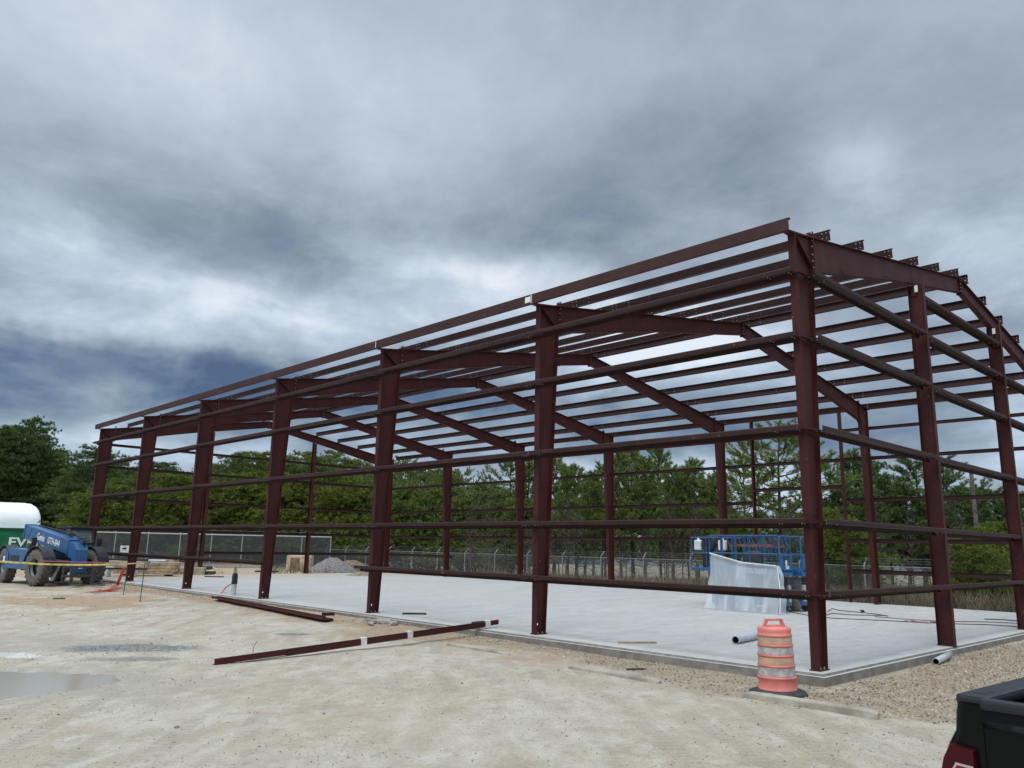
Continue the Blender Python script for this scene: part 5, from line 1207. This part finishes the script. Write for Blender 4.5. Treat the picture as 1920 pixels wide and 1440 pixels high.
def side(s):
    """bed side, from the rear corner (x=0) forward 1.75 m with a wheel arch; s=+1 the left side"""
    yb = 0 if s > 0 else -2.02; mb = MB(); S = sec(0, s); xs_ = [-.012, 0, .03, .09, .5, .62, .72, .86, 1.0, 1.14, 1.28, 1.38, 1.5, 1.75]
    vs = []
    for ii, x_ in enumerate(xs_):
        for (yy, zz) in S:
            tuck = (.05, .022, .005, 0)[ii] if ii < 4 else 0
            if zz < .95 and .5 < x_ < 1.5: zz = max(zz, .78 if zz < .45 else zz); arch = math.sqrt(max(0, .46**2-(x_-1.0)**2)); zz = max(zz, .36+arch) if zz < .86 else zz
            vs.append((x_, yb+s*(yy-tuck), zz))
    n = len(S); mb.add(vs, [(i*n+k, i*n+k+1, (i+1)*n+k+1, (i+1)*n+k) for i in range(len(xs_)-1) for k in range(n-1)], 0, True)
    mb.add([(-.012, yb+s*(yy-.05), zz) for yy, zz in S]+[(-.012, yb-s*.135, .42), (-.012, yb-s*.135, RAIL-.035)], [tuple(range(n+2))])
    mb.box((.87, yb-s*.145, .82), (1.74, .012, RAIL-.50)); mb.box((.87, yb-s*.115, .60), (1.72, .02, .2))
    o = mb.build('bed_side', PAINT, PK)
    m2 = MB(); m2.rbox((.885, yb-s*.085, RAIL-.018), (1.76, .165, .055), .02); m2.build('rail_cap', CAPM, o)
    m2 = MB(); m2.box((.17, yb-s*.085, RAIL+.0105), (.13, .055, .003)); m2.build('stake_pocket', BLACK, o)
    # lamp set into the rear corner
    zt_, zb_ = RAIL-.255, RAIL-.78; yo = yb+s*.068; yi = yb-s*.09
    m2 = MB(); pts_ = [(yi, zt_), (yb+s*.02, zt_+.012), (yo-s*.01, zt_-.06), (yo+s*.005, zt_-.12), (yo+s*.005, zb_), (yi, zb_)]
    m2.prism(pts_, .05, lambda a, b, t_: Vector((-.030+t_, a, b))); tl_ = m2.build('tail_light', TL_DARK, o)
    ins = [(yi, zt_-.075), (yb-s*.005, zt_-.07), (yo-s*.045, zt_-.12), (yo-s*.045, zb_+.05), (yi, zb_+.05)]
    m2 = MB(); m2.prism(ins, .012, lambda a, b, t_: Vector((-.060+t_, a, b))); m2.build('chrome_bezel', CHR, tl_)
    ins = [(yi+s*.004, zt_-.088), (yb-s*.01, zt_-.083), (yo-s*.057, zt_-.127), (yo-s*.057, zb_+.06), (yi+s*.004, zb_+.06)]
    m2 = MB(); m2.prism(ins, .012, lambda a, b, t_: Vector((-.065+t_, a, b))); m2.build('lens', TL_RED, tl_)
    m2 = MB(); m2.lathe([(0, 0), (.032, .0), (.028, .012), (0, .015)], (-.072, yb+s*.012, zt_-.30), 14, M=Matrix.Rotation(-PI/2, 3, 'Y')); m2.build('reverse_lamp', WHITE, tl_)
    for x_ in ((1.0, 4.55)):
        m2 = MB(); m2.lathe([(0, -.12), (.26, -.12), (.36, -.11), (.385, -.07), (.385, .07), (.36, .11), (.26, .12), (0, .12)], n=28, M=Matrix.Rotation(PI/2, 3, 'X')); wo = m2.build('wheel', RUBBER, PK, (x_, yb-s*.02-(0), .385))
        m3 = MB(); m3.lathe([(0, s*-.125), (.10, s*-.13), (.24, s*-.122), (.25, s*-.10)], n=20, M=Matrix.Rotation(PI/2, 3, 'X')); m3.build('rim', GALV, wo)
side(1); side(-1)
mb = MB(); S2 = [(-.035, RAIL-.045), (-.040, RAIL-.10), (-.010, RAIL-.14), (-.018, RAIL-.42), (-.045, RAIL-.46), (-.040, RAIL-.52), (-.02, .52), (.03, .52), (.03, RAIL-.045)]
mb.prism(S2, 1.742, lambda a, b, t_: Vector((a, -1.01+t_, b))); tg_ = mb.build('tailgate', PAINT, PK)
mb = MB(); mb.rbox((-.005, -1.01, RAIL-.022), (.085, 1.745, .055), .018); mb.build('tailgate_cap', CAPM, tg_)
mb = MB(); mb.rbox((-.045, -1.01, RAIL-.33), (.03, .26, .09), .02); mb.build('handle', BLACK, tg_)
mb = MB(); mb.box((.88, -1.01, .56), (1.7, 1.7, .04)); mb.box((1.76, -1.01, .85), (.03, 1.95, RAIL-.42)); mb.build('bed_floor', CAPM, PK)
mb = MB(); mb.rbox((-.12, -1.01, .42), (.20, 1.98, .20), .04); mb.build('rear_bumper', CHR, PK)
cab_ = [(1.80, .42), (1.80, 1.10), (1.98, 1.62), (2.35, 1.76), (3.35, 1.76), (4.05, 1.16), (5.25, 1.05), (5.42, .90), (5.45, .42), (4.98, .42), (4.9, .70), (4.55, .84), (4.2, .70), (4.12, .42)]
mb = MB(); mb.prism(cab_, 1.96, lambda a, b, t_: Vector((a, -1.01+t_, b))); mb.build('cab_body', PAINT, PK)
for s in (-1, 1): mb = MB(); mb.prism([(2.02, 1.14), (2.12, 1.58), (2.4, 1.68), (3.28, 1.68), (3.85, 1.18)], .01, lambda a, b, t_, s=s: Vector((a, -1.01+s*.987+t_, b))); mb.build('side_window', GLASS, PK)
mb = MB(); mb.add([(1.79, -1.8, 1.14), (1.79, -.22, 1.14), (1.955, -.28, 1.58), (1.955, -1.74, 1.58)], [(0, 1, 2, 3)]); mb.build('rear_window', GLASS, PK)
